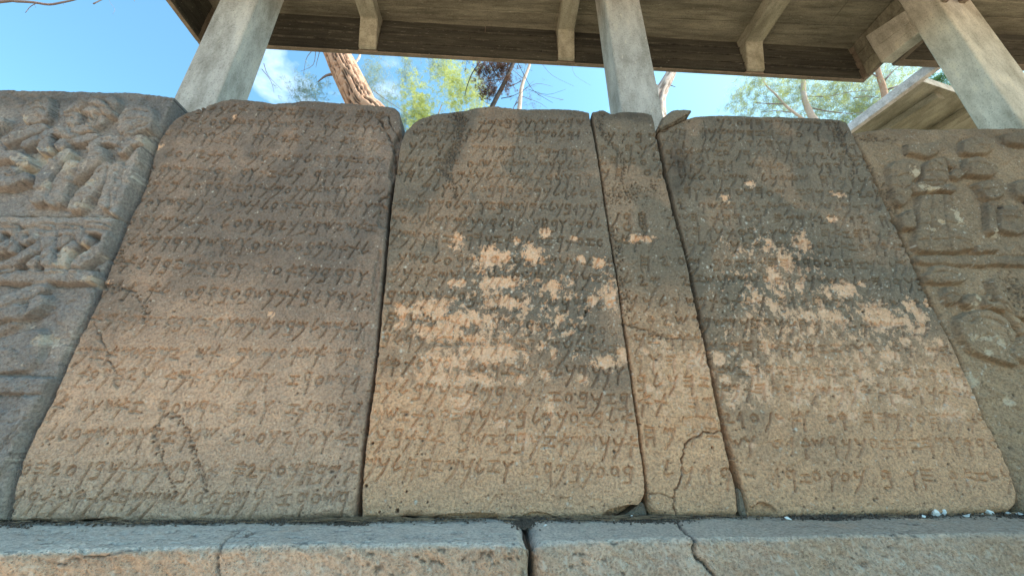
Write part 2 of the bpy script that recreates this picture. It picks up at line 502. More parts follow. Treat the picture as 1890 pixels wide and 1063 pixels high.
# --- engraved characters: strokes in a unit cell, tails fall below the line
def circ(cx, cy, rx, ry, n=9):
    return [(cx + rx * math.cos(2 * math.pi * i / n), cy + ry * math.sin(2 * math.pi * i / n)) for i in range(n + 1)]
GL = {
    'k': [[(.95, .92), (.08, .5), (1.05, .36)], [(.58, 1.2), (.28, -.55)]],
    'b': [circ(.45, .68, .28, .30), [(.80, .95), (.68, -.28), (.10, -.34)]],
    'r': [circ(.45, .68, .28, .30), [(.80, .98), (.62, -.62)]],
    'd': [circ(.45, .6, .30, .28), [(.75, .8), (.85, .2)]],
    'o': [circ(.5, .5, .31, .34)],
    'w': [[(.10, 1.0), (.42, .52), (.92, 1.05)], [(.45, .52), (.33, -.6)]],
    'm': [[(.0, .62), (.15, .92), (.32, .5), (.5, .9), (.66, .5), (.88, .95), (.62, .0), (.08, -.75)]],
    'n': [[(.12, .95), (.30, .45), (.70, .55)], [(.92, .98), (.60, .0), (.15, -.75)]],
    'l': [[(.62, 1.25), (.20, .34), (.42, .10), (.88, .38)]],
    't': [[(.88, 1.15), (.08, -.58)], [(.08, .58), (.92, .42)]],
    'z': [[(.12, .82), (.88, .82)], [(.52, .82), (.44, .18)], [(.02, .18), (.95, .14)]],
    '2': [[(.15, .82), (.45, .98), (.62, .75), (.40, .3), (.30, .08), (.95, .12)]],
    'H': [[(.18, 1.1), (.10, -.5)], [(.86, 1.0), (.76, -.5)], [(.18, .98), (.86, .94)], [(.15, .58), (.83, .54)], [(.13, .18), (.80, .14)]],
    'S': [[(.0, .95), (.20, .32), (.42, .85), (.60, .30), (1.02, 1.0)]],
    'q': [circ(.5, .62, .34, .28), [(.5, 1.0), (.42, -.55)]],
    'h': [[(.85, 1.1), (.70, -.5)], [(.12, 1.0), (.84, .95)], [(.10, .62), (.80, .58)], [(.10, .25), (.76, .2)]],
    's': [[(.55, 1.15), (.38, -.6)], [(.1, .95), (.92, .92)], [(.08, .62), (.88, .58)], [(.06, .30), (.85, .26)]],
    'g': [[(.15, .35), (.62, 1.0), (.55, -.3)]],
    'p': [[(.3, 1.0), (.72, .7), (.60, .0), (.1, -.5)]],
}
def inscribe(a, b, text, head=0.031, r=0.0034, depth=0.0080, wear=0.02):
    p, q = wall([a, b])
    n = len(text)
    cell = (q - p) / max(1, n - 1)
    ux = np.array([cell[0], cell[1]]); wd = min(0.030, abs(cell[0]) * 0.84)
    for i, ch in enumerate(text):
        if ch == ' ': continue
        if ch == '.':
            continue
        c = p + ux * i + RNG.normal(0, 0.0018, 2)
        sc = RNG.uniform(0.86, 1.1); hh = head * RNG.uniform(0.85, 1.08); sh = RNG.normal(0.10, 0.05)
        dp = depth * RNG.uniform(0.75, 1.15)
        for st in GL[ch]:
            pts = []
            for (gx, gy) in st:
                y = (gy - 0.5) * hh
                pts.append((c[0] + (gx - 0.5) * wd * sc + y * sh + RNG.normal(0, 0.0006), c[1] + y + RNG.normal(0, 0.0006)))
            pts = np.array(pts)
            if len(pts) > 5: pts = smooth_line(pts, 2)
            if RNG.random() < wear * 0.5: continue
            groove(pts, r * RNG.uniform(0.85, 1.15), dp, None, 0.8)
            pass

L1 = [((372, 201), (700, 213), 'bgnlt kmmzHb2tm smh'), ((338, 222), (708, 239), 'rtlobtmrrwzSbk qtobwyS'.replace('y', 'w')),
      ((306, 246), (704, 264), 'tgSwwwzH rwt2k t2 kS2rt'), ((308, 282), (702, 297), 'lob2ttl mlmlmlorrkzow'),
      ((278, 313), (702, 326), 'rrwmmztrk rwtzklt rqwlklmw'), ((268, 340), (696, 356), 'lmlmlorrkzowtmontkSrwnlS'),
      ((254, 374), (698, 383), 'mowSrtw obStlobztrqhntwm'), ((242, 406), (688, 422), 'obwmnlk lobnH2nbbS2Skz'),
      ((243, 443), (674, 461), 'l2mrrrwSrtwobSlobmnktl'), ((214, 483), (670, 509), 'zklrb2mbrbw rok2mbrbw'),
      ((192, 532), (672, 553), 'mlk kl obrbobSnmtblwrwk'), ((176, 590), (666, 607), 'kmkmnzrbwzrwmmlmbmlmmkw'),
      ((152, 652), (662, 655), 'mzkmSHm2 Sk mSmokSk mr'), ((148, 690), (656, 705), 'komH2n kmk nStmw zroSrg'),
      ((104, 748), (656, 759), 'klonSkz roSro s2w ztrqht'), ((90, 802), (650, 811), 'llomSnmwrzroS 2lon2wowkz'),
      ((46, 869), (644, 869), 'os2orbntkmSbmkos2tomHbmk'), ((32, 921), (634, 923), 'grknqtkHmmSlobHmn zroSr')]
L2 = [((790, 229), (1070, 227), 'lnbkw tmzbnnwnStbS'), ((770, 247), (1068, 249), 'Smztt kmmlnokzqmolbg'),
      ((762, 271), (1076, 283), 'ntSntw mmqmbw2kbmrow'), ((745, 300), (1080, 306), 'tmllmrk otS2Skmotmnwlzl'),
      ((738, 321), (1086, 331), 'rHlnkomknltktmtbnwrr'), ((787, 347), (1094, 357), 'mlw nlobrbobmnlglo2'),
      ((732, 376), (1094, 385), 'tbtSwmolmnwzbS2nmolnbgmn'), ((728, 406), (1104, 417), 'molnlmwm2nnrlbl nHbwtmol'),
      ((730, 436), (1108, 449), 'tmmwrztrhnzknlozrtozo'), ((740, 477), (1124, 490), 'nSolobmbrknzkmnntlk'),
      ((728, 506), (1124, 517), 'bntkmntmntbnHtwrnzr'), ((722, 546), (1128, 562), 'bmmnntrbobgn lobrmlo'),
      ((720, 588), (1132, 612), 'Hmnknmtzn wSmbonlmnool'), ((712, 625), (1136, 646), 'blrnkzqmqmtzrnmnzklz'),
      ((708, 670), (1143, 691), 'kqtonrklorztnklnbnnw'), ((692, 716), (1152, 738), 'znlbmnztmbmnlzobnzb'),
      ((696, 767), (1156, 773), 'mSztqqhmnlkblmnozblk'), ((704, 808), (1166, 820), 'nbttk bSzbbnzkmSnnk'),
      ((682, 859), (1160, 871), 'mnlHbzmnlzwS2rmbnoob')]
for a, b, s in L1: inscribe(a, b, s)
for a, b, s in L2: inscribe(a, b, s, depth=0.0080)
pool = 'krobwmnltz2HSqhgmno'
def rnd_text(n): return ''.join(RNG.choice(list(pool + ' ')) for _ in range(n))
L3 = [(1128, 1207, 251), (1112, 1212, 273), (1112, 1214, 297), (1118, 1222, 318), (1134, 1238, 401), (1134, 1248, 424), (1150, 1252, 446),
      (1160, 1258, 482), (1158, 1266, 518), (1168, 1276, 556), (1170, 1288, 592), (1180, 1290, 628), (1178, 1298, 668), (1184, 1300, 704),
      (1190, 1308, 744), (1200, 1318, 800), (1234, 1340, 872)]
for xa, xb, y in L3:
    k = wall([(xa, y), (xb, y)])
    inscribe((xa, y), (xb, y + 2), rnd_text(max(4, int((k[1][0] - k[0][0]) / 0.034))), depth=0.0085, r=0.0036)
L4 = [(1330, 1545, 227, 230), (1225, 1560, 244, 250), (1228, 1575, 262, 272), (1235, 1590, 280, 292), (1240, 1600, 303, 310), (1262, 1610, 326, 336),
      (1270, 1625, 352, 360), (1258, 1640, 378, 386), (1264, 1650, 402, 408), (1270, 1660, 428, 434), (1278, 1672, 452, 458), (1284, 1690, 484, 490),
      (1292, 1700, 516, 522), (1298, 1715, 556, 562), (1306, 1730, 596, 604), (1316, 1745, 640, 648), (1325, 1770, 684, 692), (1335, 1790, 720, 728),
      (1345, 1815, 772, 776), (1360, 1835, 820, 820), (1385, 1860, 880, 882)]
for xa, xb, ya, yb in L4:
    k = wall([(xa, ya), (xb, yb)])
    inscribe((xa, ya), (xb, yb), rnd_text(int((k[1][0] - k[0][0]) / 0.033)), head=0.028, depth=0.0078, r=0.0036, wear=0.1)
inscribe((272, 186), (292, 184), 'St', depth=0.003)

# --- cracks, pits
crack([(168, 586), (178, 612), (190, 640), (203, 668), (212, 690), (216, 714)], 0.0024, 0.008, 0.5, 0.0026)
crack([(487, 453), (539, 437), (575, 422), (616, 406)], 0.0022, 0.003, 0.25)
crack([(400, 490), (430, 478), (487, 453)], 0.0022, 0.003, 0.2)
pitchain([(190, 527), (225, 530), (250, 545), (263, 565), (264, 590)], 60, 0.004)
pitchain([(300, 765), (285, 790), (283, 815), (295, 845), (310, 880), (325, 915)], 75, 0.0035)
pitchain([(300, 765), (330, 775), (350, 810), (362, 850), (375, 880), (380, 925)], 90, 0.0032)
pitchain([(262, 335), (236, 432), (222, 470), (226, 492)], 40, 0.005)
crack([(700, 222), (712, 240), (722, 262), (728, 300), (722, 352), (700, 372)], 0.004, 0.010, 0.6)
crack([(697, 228), (706, 216), (716, 214), (722, 232), (733, 250)], 0.003, 0.008, 0.6)
pitchain([(842, 212), (852, 228), (848, 258), (832, 290), (815, 312)], 480, 0.010, (0.0014, 0.0042))
pitchain([(808, 312), (822, 320), (832, 335), (842, 358), (838, 365)], 110, 0.005, (0.002, 0.005))
pitchain([(808, 255), (812, 300)], 16, 0.004)
pitchain([(772, 358), (780, 362)], 10, 0.006)
pitchain([(1112, 208), (1107, 232), (1122, 258), (1144, 282), (1152, 310), (1145, 345)], 170, 0.006)
pitchain([(1120, 362), (1150, 358), (1190, 358)], 230, 0.020, (0.0012, 0.0034))
pitchain([(1222, 318), (1205, 342), (1212, 350)], 40, 0.007)
pitchain([(1185, 388), (1188, 420), (1191, 446)], 40, 0.0018, (0.0015, 0.004))
pitchain([(1128, 420), (1142, 470), (1150, 525), (1158, 585)], 150, 0.008)
crack([(1148, 598), (1185, 608), (1205, 618), (1235, 624), (1292, 628)], 0.0026, 0.007, 0.7)
pitchain([(1150, 598), (1195, 612), (1225, 622)], 40, 0.004)
crack([(1197, 910), (1225, 914), (1246, 918)], 0.0016, 0.004, 0.8)
pitchain([(1530, 232), (1550, 240), (1548, 252)], 60, 0.010)
pitchain([(1552, 255), (1566, 285), (1577, 305), (1572, 340)], 90, 0.0045)
crack([(1300, 226), (1302, 255), (1296, 282), (1300, 298)], 0.003, 0.005, 0.45)
crack([(1296, 296), (1275, 312), (1272, 335), (1250, 362)], 0.0025, 0.003, 0.3)
pitchain([(1588, 252), (1620, 254), (1655, 256)], 90, 0.008)
pitchain([(1602, 292), (1625, 330), (1650, 380), (1662, 400)], 120, 0.010)
pitchain([(1862, 525), (1885, 545), (1880, 565)], 240, 0.026, (0.002, 0.005))
pitchain([(100, 232), (108, 215), (110, 200)], 30, 0.003)
pitchain([(20, 330), (45, 318), (40, 332)], 40, 0.010, (0.002, 0.006))
for (a, b, r) in [(1082, 575, .0062), (687, 818, .004), (675, 897, .0048), (733, 943, .0055), (750, 907, .003), (852, 320, .004),
                  (865, 332, .006), (700, 945, .003), (1262, 770, .003), (1315, 826, .003), (1040, 316, .003), (770, 838, .0025), (77, 822, .003), (1641, 905, .0025)]:
    k = wall([(a, b)])[0]; pit(k[0], k[1], r, 0.014, 1.0)
for i in range(8500):
    pit(RNG.uniform(-2.2, 2.6), RNG.uniform(0, 1.3), 0.0010 + RNG.exponential(0.0008), RNG.uniform(0.002, 0.006), 0.9)
stain(1255, 300, 26, 42, 0.75); stain(1250, 340, 20, 25, 0.5)
stain(845, 245, 22, 50, 0.35); stain(1490, 480, 40, 40, 0.30); stain(830, 960, 60, 10, 0.3)
stain(60, 190, 120, 16, 0.4); stain(1625, 275, 30, 40, 0.25); stain(1160, 212, 60, 12, 0.5)
crack([(1333, 795), (1316, 800), (1303, 797), (1286, 806), (1268, 816), (1262, 836), (1259, 862), (1255, 890), (1245, 910), (1243, 930), (1250, 956)], 0.0022, 0.012, 0.7, 0.0014)
crack([(1352, 838), (1362, 850), (1355, 846)], 0.002, 0.004, 0.5)

# --- carved reliefs: left panel
def Z(l, s, ox, oy): return [(ox + a / s, oy + b / s) for a, b in l]
h0 = 0.025
q = lambda l: Z(l, 4.43, 0, 160)
raise_poly(q([(270, 160), (370, 120), (470, 125), (490, 200), (470, 290), (380, 330), (270, 345), (240, 270)]), h0)
raise_poly(q([(560, 260), (640, 180), (760, 110), (900, 92), (1010, 130), (1030, 200), (960, 280), (880, 370), (810, 385), (810, 300), (700, 260), (620, 270)]), h0)
raise_stroke(q([(720, 220), (800, 190), (890, 200), (930, 250)]), 0.014, h0 + 0.006)
raise_stroke(q([(800, 350), (830, 280), (900, 255), (960, 270)]), 0.013, h0 + 0.006)
raise_poly(q([(570, 320), (600, 260), (690, 250), (720, 300), (670, 360), (610, 370)]), h0 + 0.003)
raise_stroke(q([(600, 400), (650, 365)]), 0.012, h0)
raise_poly(q([(1010, 300), (1090, 220), (1200, 200), (1300, 220), (1290, 330), (1180, 400), (1060, 440), (1000, 400)]), h0)
raise_stroke(q([(1060, 480), (1180, 410), (1290, 370)]), 0.016, h0)
raise_poly(q([(60, 500), (120, 420), (280, 360), (440, 345), (460, 390), (350, 440), (240, 480), (120, 520)]), h0)
raise_stroke(q([(280, 520), (360, 480), (440, 440)]), 0.018, h0)
raise_stroke(q([(440, 560), (450, 450), (520, 415), (640, 430), (700, 385), (800, 380)]), 0.020, h0)
raise_stroke(q([(560, 520), (620, 460), (700, 470), (820, 460)]), 0.022, h0 - .003)
raise_stroke(q([(820, 540), (880, 490), (980, 480), (1100, 520)]), 0.020, h0 - .002)
raise_stroke(q([(1060, 560), (1130, 500), (1250, 490), (1230, 560), (1120, 680), (1080, 800)]), 0.022, h0)
raise_stroke(q([(590, 600), (520, 690), (440, 790), (400, 960)]), 0.026, h0)
raise_stroke(q([(660, 700), (590, 800), (530, 960)]), 0.028, h0)
raise_stroke(q([(870, 590), (850, 660), (760, 720), (640, 790)]), 0.024, h0 + .004)
raise_stroke(q([(930, 720), (850, 820), (740, 940), (700, 1000)]), 0.030, h0)
raise_stroke(q([(1010, 700), (980, 850), (940, 1000)]), 0.024, h0)
raise_stroke(q([(1130, 760), (1060, 900), (1040, 1040)]), 0.026, h0)
raise_stroke(q([(0, 830), (130, 830), (290, 800)]), 0.020, h0 + .004)
raise_stroke(q([(190, 760), (240, 700), (290, 680)]), 0.020, h0 + .004)
raise_stroke(q([(0, 620), (140, 600), (260, 640)]), 0.024, h0 - .004)
raise_stroke(q([(-200, 480), (-60, 430), (60, 340)]), 0.024, h0)
raise_poly([(-200, 405), (100, 406), (240, 409), (232, 430), (100, 429), (-200, 428)], h0 * .85, 0.003)
raise_poly([(-200, 503), (100, 503), (196, 505), (184, 527), (80, 526), (-200, 525)], h0 * .85, 0.003)
q = lambda l: Z(l, 5.06, 0, 390)
for l, r in [([(70, 320), (60, 270), (110, 215), (200, 215), (235, 270), (170, 350), (40, 410)], .016),
             ([(340, 320), (300, 260), (360, 215), (410, 230), (400, 290)], .015), ([(240, 260), (240, 340), (220, 400)], .012),
             ([(430, 280), (470, 215), (550, 225), (530, 310), (400, 400), (200, 520), (40, 560)], .020),
             ([(560, 560), (545, 420), (555, 270), (640, 215), (720, 240), (690, 300), (640, 330)], .019),
             ([(720, 215), (810, 230), (800, 320), (700, 410), (640, 560)], .018),
             ([(880, 320), (850, 260), (930, 210), (1060, 225), (1060, 330), (940, 430), (780, 560)], .019),
             ([(520, 430), (420, 510), (380, 560)], .013), ([(-200, 300), (-100, 230), (-20, 260), (-80, 400), (-180, 540)], .018)]:
    raise_stroke(q(l), r, h0)
raise_stroke(q([(-100, 960), (100, 880), (300, 800), (420, 720)]), 0.026, h0 - .004)
raise_stroke(q([(-100, 1063), (140, 970), (330, 960), (430, 870)]), 0.024, h0)
q = lambda l: Z(l, 2.66, 0, 580)
raise_poly(q([(-120, 190), (0, 150), (130, 92), (235, 82), (255, 120), (240, 180), (215, 240), (150, 285), (60, 298), (-120, 300)]), 0.018, 0.007)
raise_poly(q([(-120, 60), (60, -20), (170, -60), (180, 0), (110, 70), (-20, 120), (-120, 130)]), 0.014, 0.007)
raise_stroke(q([(-120, 350), (60, 345), (180, 355), (250, 350)]), 0.022, 0.014)
raise_stroke(q([(230, 400), (150, 480), (60, 560), (-60, 660)]), 0.040, 0.012)
raise_stroke(q([(190, 540), (100, 640), (20, 740)]), 0.022, 0.014)
# right panel
h5 = 0.019
q = lambda l: Z(l, 3.797, 1580, 220)
for l, h in [([(215, 340), (270, 292), (370, 285), (440, 320), (450, 390), (400, 450), (380, 560), (310, 620), (250, 560), (222, 450)], h5),
             ([(462, 330), (520, 282), (610, 290), (640, 360), (632, 462), (470, 462)], h5 + .002),
             ([(420, 560), (440, 530), (640, 530), (690, 590), (765, 740), (820, 880), (800, 930), (430, 930), (412, 750)], h5),
             ([(735, 285), (850, 275), (970, 340), (965, 400), (810, 412), (740, 370)], h5 + .004),
             ([(810, 455), (880, 435), (1000, 415), (1045, 460), (1045, 540), (930, 570)], h5),
             ([(985, 600), (1140, 615), (1190, 800), (1000, 785)], h5), ([(1100, 430), (1177, 420), (1300, 440), (1300, 600), (1130, 540)], h5),
             ([(725, 160), (800, 130), (950, 140), (962, 230), (850, 262), (735, 245)], h5), ([(300, 670), (375, 632), (412, 700), (405, 770), (322, 775)], h5),
             ([(345, 175), (580, 165), (585, 250), (480, 270), (360, 240)], h5 - .003), ([(1010, 110), (1120, 100), (1300, 130), (1300, 190), (1080, 180)], h5),
             ([(830, 885), (960, 890), (985, 925), (960, 945), (830, 945)], h5)]:
    raise_poly(q(l), h, 0.007)
raise_stroke(q([(400, 495), (520, 475), (645, 492)]), 0.022, h5 + .004)
raise_stroke(q([(955, 600), (950, 780)]), 0.018, h5 - .002)
raise_stroke(q([(620, 300), (730, 350), (700, 395)]), 0.020, h5 - .003)
raise_poly([(1690, 471), (1780, 470), (1950, 470), (2150, 468), (2150, 491), (1950, 492), (1780, 491), (1700, 488)], 0.013, 0.005)
q = lambda l: Z(l, 3.543, 1660, 460)
for l, h in [([(160, 175), (220, 110), (320, 105), (420, 160), (430, 215), (300, 235), (190, 225)], h5 - .002),
             ([(275, 300), (300, 250), (370, 245), (400, 300), (380, 360), (320, 370)], h5 - .001),
             ([(400, 310), (460, 290), (510, 330), (510, 385), (450, 390), (400, 360)], h5 + .002),
             ([(545, 300), (590, 300), (595, 345), (550, 350)], h5 - .003),
             ([(360, 510), (370, 440), (540, 390), (650, 430), (750, 540), (800, 640), (780, 770), (690, 760), (590, 720), (430, 640)], h5),
             ([(705, 690), (735, 600), (815, 545), (1000, 560), (1000, 740), (780, 740)], h5 + .004)]:
    raise_poly(q(l), h, 0.008)
raise_stroke(q([(620, 230), (640, 330), (720, 400), (830, 430)]), 0.020, h5)
raise_stroke(q([(580, 370), (680, 400), (780, 540)]), 0.014, h5 + .003)

def incise(l, r=0.0035, d=0.006): groove(jitter(smooth_line(wall(l), 4), .01, .0012), r, d, RO, 0.8)
q = lambda l: Z(l, 3.797, 1580, 220)
for l in [[(240, 420), (330, 400), (430, 430)], [(235, 470), (320, 500), (400, 460)], [(480, 380), (540, 370), (620, 385)], [(500, 330), (510, 345)], [(560, 325), (575, 340)],
          [(520, 540), (510, 740), (500, 920)], [(600, 540), (620, 740), (650, 920)], [(420, 745), (560, 735), (770, 742)], [(430, 860), (600, 850), (810, 870)], [(760, 330), (850, 320), (950, 350)],
          [(830, 480), (900, 500), (1020, 480)], [(1000, 680), (1100, 700), (1180, 700)], [(780, 180), (850, 200), (930, 190)], [(640, 560), (720, 640), (790, 760), (850, 900)]]: incise(q(l))
q = lambda l: Z(l, 3.543, 1660, 460)
for l in [[(300, 300), (340, 290), (370, 310)], [(430, 480), (540, 450), (650, 500), (700, 600)], [(480, 600), (560, 560), (620, 600)], [(210, 160), (300, 150), (390, 180)], [(740, 640), (800, 620), (860, 640)]]: incise(q(l))
q = lambda l: Z(l, 4.43, 0, 160)
for l in [[(620, 200), (700, 170), (800, 150), (920, 150)], [(640, 240), (720, 210), (800, 200)], [(300, 200), (380, 170), (440, 190)], [(300, 250), (380, 230), (440, 240)], [(1060, 280), (1140, 250), (1250, 260)],
          [(1060, 340), (1160, 320), (1260, 310)], [(600, 300), (640, 290), (660, 310)], [(120, 430), (260, 400), (400, 380)], [(500, 640), (560, 660)], [(640, 600), (700, 560), (780, 540)], [(900, 520), (860, 560)]]: incise(q(l))
for yy in (404, 431, 501, 528): incise([(-200, yy - 1), (60, yy), (232 - (yy - 404) * .42, yy + 2)], 0.0045, 0.011)

# --- pale orange bare patches and lime specks
for e in [(890, 620, 110, 90, .27), (1010, 560, 110, 80, .2), (1540, 640, 190, 110, .30), (1440, 520, 90, 80, .3), (1235, 680, 50, 90, .35), (910, 478, 30, 20), (843, 445, 11, 13), (985, 470, 20, 15), (1005, 430, 7, 7), (1110, 485, 13, 8), (1075, 478, 6, 8), (925, 523, 38, 11),
          (845, 523, 17, 7), (1020, 530, 18, 14), (1125, 540, 15, 27), (1090, 555, 11, 8), (745, 570, 11, 17), (795, 572, 38, 17), (860, 590, 55, 18),
          (940, 560, 30, 12), (820, 612, 45, 18), (1030, 590, 9, 17), (905, 650, 55, 20), (820, 668, 40, 18), (875, 625, 26, 12), (800, 695, 42, 18),
          (852, 745, 28, 18), (870, 700, 40, 10), (1120, 670, 28, 12), (1020, 650, 7, 9), (1015, 750, 9, 17), (920, 780, 10, 9), (965, 808, 18, 11),
          (1005, 690, 12, 9), (895, 540, 12, 22), (760, 790, 10, 7), (1150, 655, 10, 14), (735, 600, 10, 6), (1075, 700, 10, 8), (1000, 640, 8, 8),
          (955, 445, 7, 6), (1060, 440, 6, 4), (885, 700, 14, 8), (958, 700, 10, 8),
          (1183, 440, 20, 6), (1292, 668, 18, 27), (1190, 650, 8, 8), (1205, 672, 6, 8), (1275, 735, 13, 9), (1200, 715, 8, 7), (1270, 780, 8, 6),
          (1340, 365, 7, 7), (1385, 338, 9, 5), (1547, 359, 10, 6), (1535, 404, 10, 5), (1480, 447, 13, 15), (1418, 445, 8, 9), (1450, 482, 13, 22),
          (1425, 500, 12, 16), (1475, 528, 12, 7), (1415, 460, 7, 7), (1550, 537, 16, 16), (1593, 523, 7, 6), (1532, 545, 7, 12), (1568, 530, 8, 12),
          (1425, 560, 13, 13), (1395, 545, 7, 10), (1530, 582, 22, 15), (1500, 580, 9, 6), (1625, 580, 30, 20), (1588, 575, 10, 7), (1697, 580, 11, 26),
          (1660, 595, 30, 9), (1675, 565, 4, 9), (1500, 606, 8, 9), (1418, 640, 8, 15), (1470, 652, 9, 17), (1385, 680, 16, 14), (1400, 715, 27, 27),
          (1360, 735, 16, 16), (1500, 708, 28, 22), (1552, 725, 26, 28), (1592, 722, 18, 22), (1640, 655, 18, 14), (1670, 628, 14, 8), (1680, 700, 20, 18),
          (1690, 610, 22, 6), (1770, 712, 17, 16), (1745, 752, 13, 9), (1600, 690, 14, 13), (1590, 660, 8, 18), (1390, 820, 9, 6), (1440, 772, 9, 9), (1622, 768, 9, 7),
          (1750, 760, 22, 12), (1720, 650, 14, 8), (1800, 700, 9, 9), (1530, 760, 12, 8), (1575, 765, 9, 9), (1660, 735, 18, 9), (1330, 660, 12, 14), (1455, 690, 12, 8),
          (1610, 640, 10, 7), (1740, 690, 16, 10), (1480, 740, 16, 10), (1340, 700, 8, 8), (1715, 560, 5, 9), (1820, 650, 5, 5), (1735, 630, 8, 7),
          (497, 580, 7, 5), (430, 215, 4, 4), (430, 665, 4, 3),
          (80, 300, 30, 14), (112, 288, 24, 8), (165, 387, 16, 7), (70, 318, 14, 8), (150, 318, 20, 12), 
          (142, 482, 14, 20), (170, 468, 14, 9), (185, 520, 16, 6), (205, 408, 20, 4), (280, 270, 12, 6), (180, 345, 10, 8),
          (108, 352, 6, 7), (95, 630, 16, 8), (60, 232, 8, 6), (150, 300, 14, 6),
          (1684, 320, 9, 8), (1712, 352, 14, 3), (1765, 402, 8, 11), (1715, 425, 10, 3), (1842, 430, 8, 5), (1869, 738, 7, 9), (1808, 625, 16, 6),
          (1838, 632, 6, 8), (1796, 565, 8, 4), (1732, 412, 6, 4), (1795, 552, 6, 5), (1700, 348, 8, 3)]:
    envelope(*e)
def limefield(px, py, rx, ry, n, r=(0.0010, 0.0032)):
    for i in range(n):
        k = wall([(px + RNG.normal(0, rx), py + RNG.normal(0, ry))])[0]
        rr = RNG.uniform(*r) * RNG.choice([0.7, 1, 1.5], p=[.5, .35, .15])
        W = win(k[0] - rr, k[0] + rr, k[1] - rr, k[1] + rr)
        if W is None: continue
        sl_, xs, zs = W
        RL[sl_] = np.maximum(RL[sl_], RNG.uniform(0.4, 0.9) * np.clip(1.6 * (1 - np.hypot(xs - k[0], (zs - k[1]) * RNG.uniform(.6, 1)) / rr), 0, 1))
limefield(910, 600, 120, 90, 520); limefield(1500, 600, 150, 110, 620); limefield(1110, 540, 30, 80, 110); limefield(1230, 640, 60, 80, 110)
limefield(430, 560, 150, 150, 45); limefield(740, 560, 25, 60, 70); limefield(1760, 400, 60, 60, 90); limefield(1800, 600, 60, 60, 90)
limefield(150, 340, 90, 60, 130); limefield(120, 635, 16, 10, 26); limefield(1015, 750, 20, 40, 60); limefield(1370, 500, 80, 70, 200)
limefield(1000, 800, 60, 50, 120); limefield(1700, 720, 90, 50, 160); limefield(1000, 470, 110, 60, 200); limefield(1415, 440, 60, 30, 90)

def samp(arr, x, z):
    fx = np.clip((x - X0) / RS - 0.5, 0, NX - 1.01); fz = np.clip((z - Z0) / RS - 0.5, 0, NZ - 1.01)
    a = fx.astype(int); b = fz.astype(int); u = fx - a; v = fz - b
    return (arr[b, a] * (1 - u) + arr[b, a + 1] * u) * (1 - v) + (arr[b + 1, a] * (1 - u) + arr[b + 1, a + 1] * u) * v

# ------------------------------------------------------------------ slabs
def resample(c, t):
    c = np.asarray(c, float)
    s = np.r_[0, np.cumsum(np.hypot(*np.diff(c, axis=0).T))]; s /= s[-1]
    return np.stack([np.interp(t, s, c[:, 0]), np.interp(t, s, c[:, 1])], -1)

